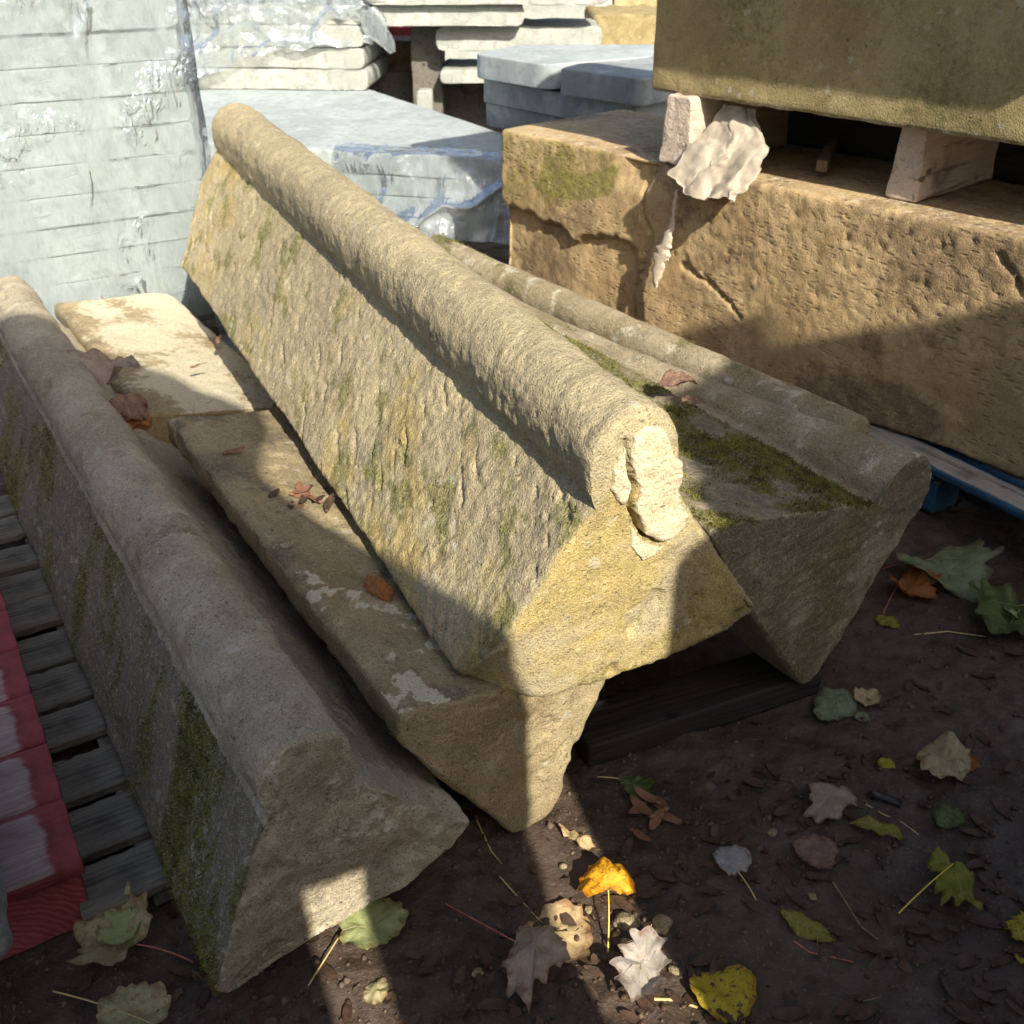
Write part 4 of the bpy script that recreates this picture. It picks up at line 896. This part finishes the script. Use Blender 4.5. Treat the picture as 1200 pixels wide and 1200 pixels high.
leaf('ovate', (1030, 892), (1048, 904), 'yellow', 'tiny yellow leaf by the black plastic tube', curl=.4, wfac=1.3)
leaf('lance', (994, 972), (1060, 988), 'yellowgreen', 'yellowing ferny leaf beside the beige lobed leaf', curl=.6, wfac=1.1)
leaf('oak', (1212, 1078), (1186, 1110), 'yellow', 'yellow and black leaf at the far right on dark soil', curl=.6, wfac=1.5)
leaf('ovate', (1206, 1130), (1188, 1118), 'yellow', 'yellow leaf scrap next to the yellow and black leaf', curl=.5)
leaf('lance', (655, 968), (706, 1002), 'tan', 'pale dry narrow leaf at the point of the upturned stone', curl=.7, wfac=.9)
leaf('ovate', (1140, 905), (1108, 872), 'rust', 'faded rust leaf flattened on reddish soil', curl=.15)
# leaves and seeds on the stones
zc = .352
leaf('lance', (96, 432), (172, 466), 'beige', 'dull tan shrivelled leaf caught between the grey roll and the pale stone', z=.375, curl=.6, wfac=1.35, tilt=(.05, .3), lift=.0)
leaf('ovate', (142, 476), (166, 498), 'brown', 'dark brown leaf scrap jammed beside the grey roll', z=.37, curl=1.2, wfac=.9)
leaf('ovate', (150, 496), (178, 512), 'rust', 'reddish leaf scrap jammed beside the grey roll', z=.36, curl=1.0, wfac=.9)
leaf('lance', (432, 680), (458, 708), 'rust', 'reddish curled leaf at the foot of the large tan stone', z=.345, curl=.9, wfac=1.5)
leaf('ovate', (786, 446), (808, 462), 'brown', 'purplish brown leaf on the mossy flank', z=.50, curl=.6, wfac=1.4)
leaf('ovate', (800, 470), (826, 478), 'brown', 'thin purplish leaf scrap in the moss', z=.495, curl=.6, wfac=1.0)
# ------------------------------------------------------------------ winged seeds
def samara_mesh(L, seed):
    r = np.random.default_rng(seed); n = 9; V = []; F = []; bend = r.uniform(-.35, .35); cu = r.uniform(-.2, .3)
    for i in range(n):
        t = i/(n-1); w_ = (.10+.13*math.sin(math.pi*min(1, t*.95+.08))**.8) if t < .97 else .03
        x = bend*t*t*.5; zz = cu*(t-.5)**2+.015*math.sin(t*9+seed)
        for s in (-1, 0, 1): V.append(((x+s*w_*.85)*L, t*L, (zz+.012*(s != 0))*L))
    for i in range(n-1):
        for j in range(2): a = i*3+j; F.append((a, a+1, a+4, a+3))
    o = len(V); k = 6                                    # the seed: a flattened nut at the base
    for i in range(5):
        p = math.pi*(i+.5)/5
        for j in range(k): q = 2*math.pi*j/k; V.append((.11*L*math.sin(p)*math.cos(q), -.04*L-.13*L*math.cos(p), .085*L*math.sin(p)*math.sin(q)+.02*L))
    for i in range(4):
        for j in range(k): F.append((o+i*k+j, o+i*k+(j+1) % k, o+(i+1)*k+(j+1) % k, o+(i+1)*k+j))
    return mesh_np('winged_seed', V, F4=F)
SM = [samara_mesh(.046, i) for i in range(6)]; SR = [samara_mesh(.042, 10+i) for i in range(4)]
for m_ in SM: m_.materials.append(M['samara'])
for m_ in SR: m_.materials.append(M['samara_red'])
rs = random.Random(11)
def seed_at(x, y, z, group, label, sc=1., pool=SM, tilt=.25):
    o = bpy.data.objects.new('winged_seed', rs.choice(pool)); COL.objects.link(o); o.scale = (sc, sc, sc)
    o.location = (x, y, z+.004*sc); o.rotation_euler = (rs.uniform(-tilt, tilt), rs.uniform(-tilt, tilt), rs.uniform(0, 6.28)); return tag(o, label, 'winged seed', group)
cnt = 0
while cnt < 190:
    u = rs.uniform(560, 1215); v = rs.uniform(700, 1215)
    if v < 1000-.75*(u-560)+90 or (u < 960 and v < 905) : continue
    if u > 640 and v < 1390-.62*u+60: continue
    p = onz(u, v, 0); lb_ = ('small dark winged seed on the soil near the blue pallet' if u > 1000 and v < 850 else 'small dark winged seed on the soil around the black plastic tube' if v < 1010 and u > 900 else
           'small dark winged seed on shaded soil near the folded yellow-green leaf' if u > 960 else 'small dark winged seed on shaded soil between whitish leaf and narrow leaf' if u > 800 else 'small dark winged seed on soil around the orange leaf')
    seed_at(p[0], p[1], GZ(p[0], p[1]), 'winged seeds on the soil', lb_, rs.uniform(.7, 1.1)); cnt += 1
for _ in range(16):
    p = onz(rs.uniform(230, 560), rs.uniform(1120, 1200), 0); seed_at(p[0], p[1], GZ(p[0], p[1]), 'winged seeds on the soil', 'small dark winged seed on soil at the near end of the grey coping stone', rs.uniform(.7, 1.))
for _ in range(7):
    p = onz(rs.gauss(772, 16), rs.gauss(948, 10), 0); seed_at(p[0], p[1], GZ(p[0], p[1])+.006, 'reddish seed cluster on the soil', 'reddish winged seed in the cluster by the green fan leaf', rs.uniform(1., 1.4), SR)
for _ in range(16):
    u, v = rs.gauss(337, 17), rs.gauss(577, 11); p = onz(u, v, .355); seed_at(p[0], p[1], .337+rs.uniform(0, .012), 'seed pile on the upturned stone', 'brown winged seed in the small pile on the upturned stone', rs.uniform(.75, 1.1), SR if rs.random() < .5 else SM)
for u, v, z, lab in ((265, 533, .36, 'single brown winged seed on the upturned stone'), (226, 432, .30, 'brown winged seed on the shaded part of the pale stone'), (256, 403, .295, 'reddish winged seed on the sunlit pale stone'), (322, 478, .335, 'red-brown winged seed in the crack under the large stone'), (465, 745, .325, 'dark winged seed at the foot of the large stone')):
    p = onz(u, v, z); seed_at(p[0], p[1], z, None, lab, 1.05, SR)
# ------------------------------------------------------------------ twigs, tube, pebbles, crumbs
def twig(px, r, label, mat='twig', z=0., name='twig'):
    P_ = [onz(u, v, z) for u, v in px]; c = P_[0].copy(); c[2] = GZ(c[0], c[1]) if z == 0 else z
    pts_ = [np.array([p[0]-c[0], p[1]-c[1], (GZ(p[0], p[1]) if z == 0 else z)-c[2]+r*.8]) for p in P_]
    sv, sf = tube(pts_, r, r*.7, 6); return tag(obj(name, mesh_np(name, sv, F4=sf), M[mat], None, c), label, 'twig', 'twigs and stalks')
twig([(1014, 944), (1034, 954), (1056, 966), (1076, 980)], .0016, 'thin tan stalk on dark soil by the black tube', 'stalk_tan')
twig([(556, 958), (564, 974), (576, 996), (588, 1010)], .0018, 'thin brown twig at the corner of the grey coping stone', 'stalk_tan')
twig([(766, 1172), (790, 1170), (818, 1174)], .0028, 'short pale twig below the pale wavy leaf', 'stalk_tan')
twig([(1072, 742), (1110, 742), (1156, 744)], .0020, 'straight tan stalk below the sage leaf', 'stalk_tan')
twig([(930, 1100), (950, 1112), (1000, 1126)], .0018, 'rusty stalk tip below the narrow leaf', 'stalk_red')
twig([(976, 1030), (990, 1050), (1010, 1082), (1030, 1098)], .0022, 'dark curved twig on dark soil', 'twig')
twig([(1000, 1172), (1034, 1166)], .0014, 'very thin dark twig on dark soil', 'twig')
tp = onz(1022, 932, 0); tq = onz(1056, 944, 0)
sv, sf = tube([np.array([0, 0, 0.]), (tq-tp)*.3, (tq-tp)*.7, (tq-tp)], .0085, .0085, 14); n0 = len(sv)
sv2, sf2 = tube([(tq-tp)*.02, (tq-tp)*.3, (tq-tp)*.7, (tq-tp)*.98], .0062, .0062, 14); sv += sv2; sf += [tuple(i+n0 for i in f[::-1]) for f in sf2]
for e in (0, 3):
    for j in range(14): a = e*14+j; b = e*14+(j+1) % 14; sf.append((a, b, b+n0, a+n0) if e == 0 else (b, a, a+n0, b+n0))
tag(obj('plastic_tube', mesh_np('plastic_tube', sv, F4=sf), M['black'], None, (tp[0], tp[1], GZ(tp[0], tp[1])+.007)), 'short black plastic tube lying on the soil', 'plastic tube')
def pebble_mesh(r, seed, flat=.6):
    bm_n = 10; V = []; F = []
    for i in range(7):
        p = math.pi*(i+.3)/6.6
        for j in range(bm_n): q = 2*math.pi*j/bm_n; V.append((math.sin(p)*math.cos(q), math.sin(p)*math.sin(q)*.8, -math.cos(p)*flat))
    V = np.array(V); V = V*(1+.35*fbm(V, 1.3, 2, .5, seed))[:, None]*r
    for i in range(6):
        for j in range(bm_n): F.append((i*bm_n+j, i*bm_n+(j+1) % bm_n, (i+1)*bm_n+(j+1) % bm_n, (i+1)*bm_n+j))
    return mesh_np('pebble', V, F4=F, ngons=[list(range(bm_n))[::-1], list(range(6*bm_n, 7*bm_n))], smooth=False, attrs={k: np.zeros(len(V)) for k in ('ochre', 'green', 'dark', 'pale')})
for i, (u, v, r, lab) in enumerate(((733, 1078, .020, 'flat greenish stone chip under the orange leaf'), (775, 1082, .019, 'angular tan stone chip at the edge of the shade'), (735, 1106, .014, 'small angular stone chip beside the yellow stalk'), (905, 975, .010, 'small grey pebble in the dark soil'), (952, 1052, .008, 'small tan pebble by the narrow leaf'), (660, 1010, .007, 'small pale pebble in the sunlit strip'), (690, 1060, .008, 'small brown pebble in the sunlit strip'), (790, 1135, .009, 'rounded brown pebble by the pale wavy leaf'), (560, 1140, .010, 'grey pebble in the shade left of the beige leaf'))):
    p = onz(u, v, 0); tag(obj('pebble', pebble_mesh(r, i), M['stone_c'], None, (p[0], p[1], GZ(p[0], p[1])+r*.25), (0, 0, i*1.3)), lab, 'pebble')
nc = 5200; pc_ = []; r = np.random.default_rng(9)
uu = r.uniform(-40, 1240, nc*2); vv = r.uniform(650, 1240, nc*2); P_ = np.array([onz(a, b, 0) for a, b in zip(uu, vv)])[:nc]
P_[:, 2] = gz(P_[:, 0], P_[:, 1]); sz = r.exponential(.0016, nc)+.0008
oc_ = np.array([[1, 0, 0], [-1, 0, 0], [0, 1, 0], [0, -1, 0], [0, 0, 1], [0, 0, -1.]]); of_ = np.array([[0, 2, 4], [2, 1, 4], [1, 3, 4], [3, 0, 4], [2, 0, 5], [1, 2, 5], [3, 1, 5], [0, 3, 5]])
V = (P_[:, None, :]+oc_[None]*sz[:, None, None]*r.uniform(.5, 1.3, (nc, 6, 1))).reshape(-1, 3); F = (of_[None]+np.arange(nc)[:, None, None]*6).reshape(-1, 3)
nl = 420; r = np.random.default_rng(19); Vl = []; Fl = []
for i in range(nl):
    u, v = r.uniform(-20, 1230), r.uniform(900, 1230)
    if u > 700: v = r.uniform(720, 1230)
    p = onz(u, v, 0); s_ = r.uniform(.004, .016); a0 = r.uniform(0, 6.28); m_ = 7; c_ = np.array([p[0], p[1], GZ(p[0], p[1])+.004]); o_ = len(Vl)
    tx, ty = r.normal(0, .35, 2); Vl.append(c_)
    for j in range(m_):
        a_ = a0+j*2*math.pi/m_; rr_ = s_*r.uniform(.5, 1.1); x_, y_ = rr_*math.cos(a_), .55*rr_*math.sin(a_); Vl.append(c_+np.array([x_*math.cos(a0)-y_*math.sin(a0), x_*math.sin(a0)+y_*math.cos(a0), tx*x_+ty*y_+r.uniform(0, .15)*s_]))
    Fl += [(o_, o_+1+j, o_+1+(j+1) % m_) for j in range(m_)]
tag(obj('leaf_litter', mesh_np('leaf_litter', Vl, F3=Fl, smooth=False), M['litter']), 'small rotted brown leaf scraps strewn over the soil', 'leaf litter', kind='stuff')
tag(obj('soil_crumbs', mesh_np('soil_crumbs', V, F3=F, smooth=False), M['crumb']), 'loose crumbs of soil and grit', 'grit', kind='stuff')
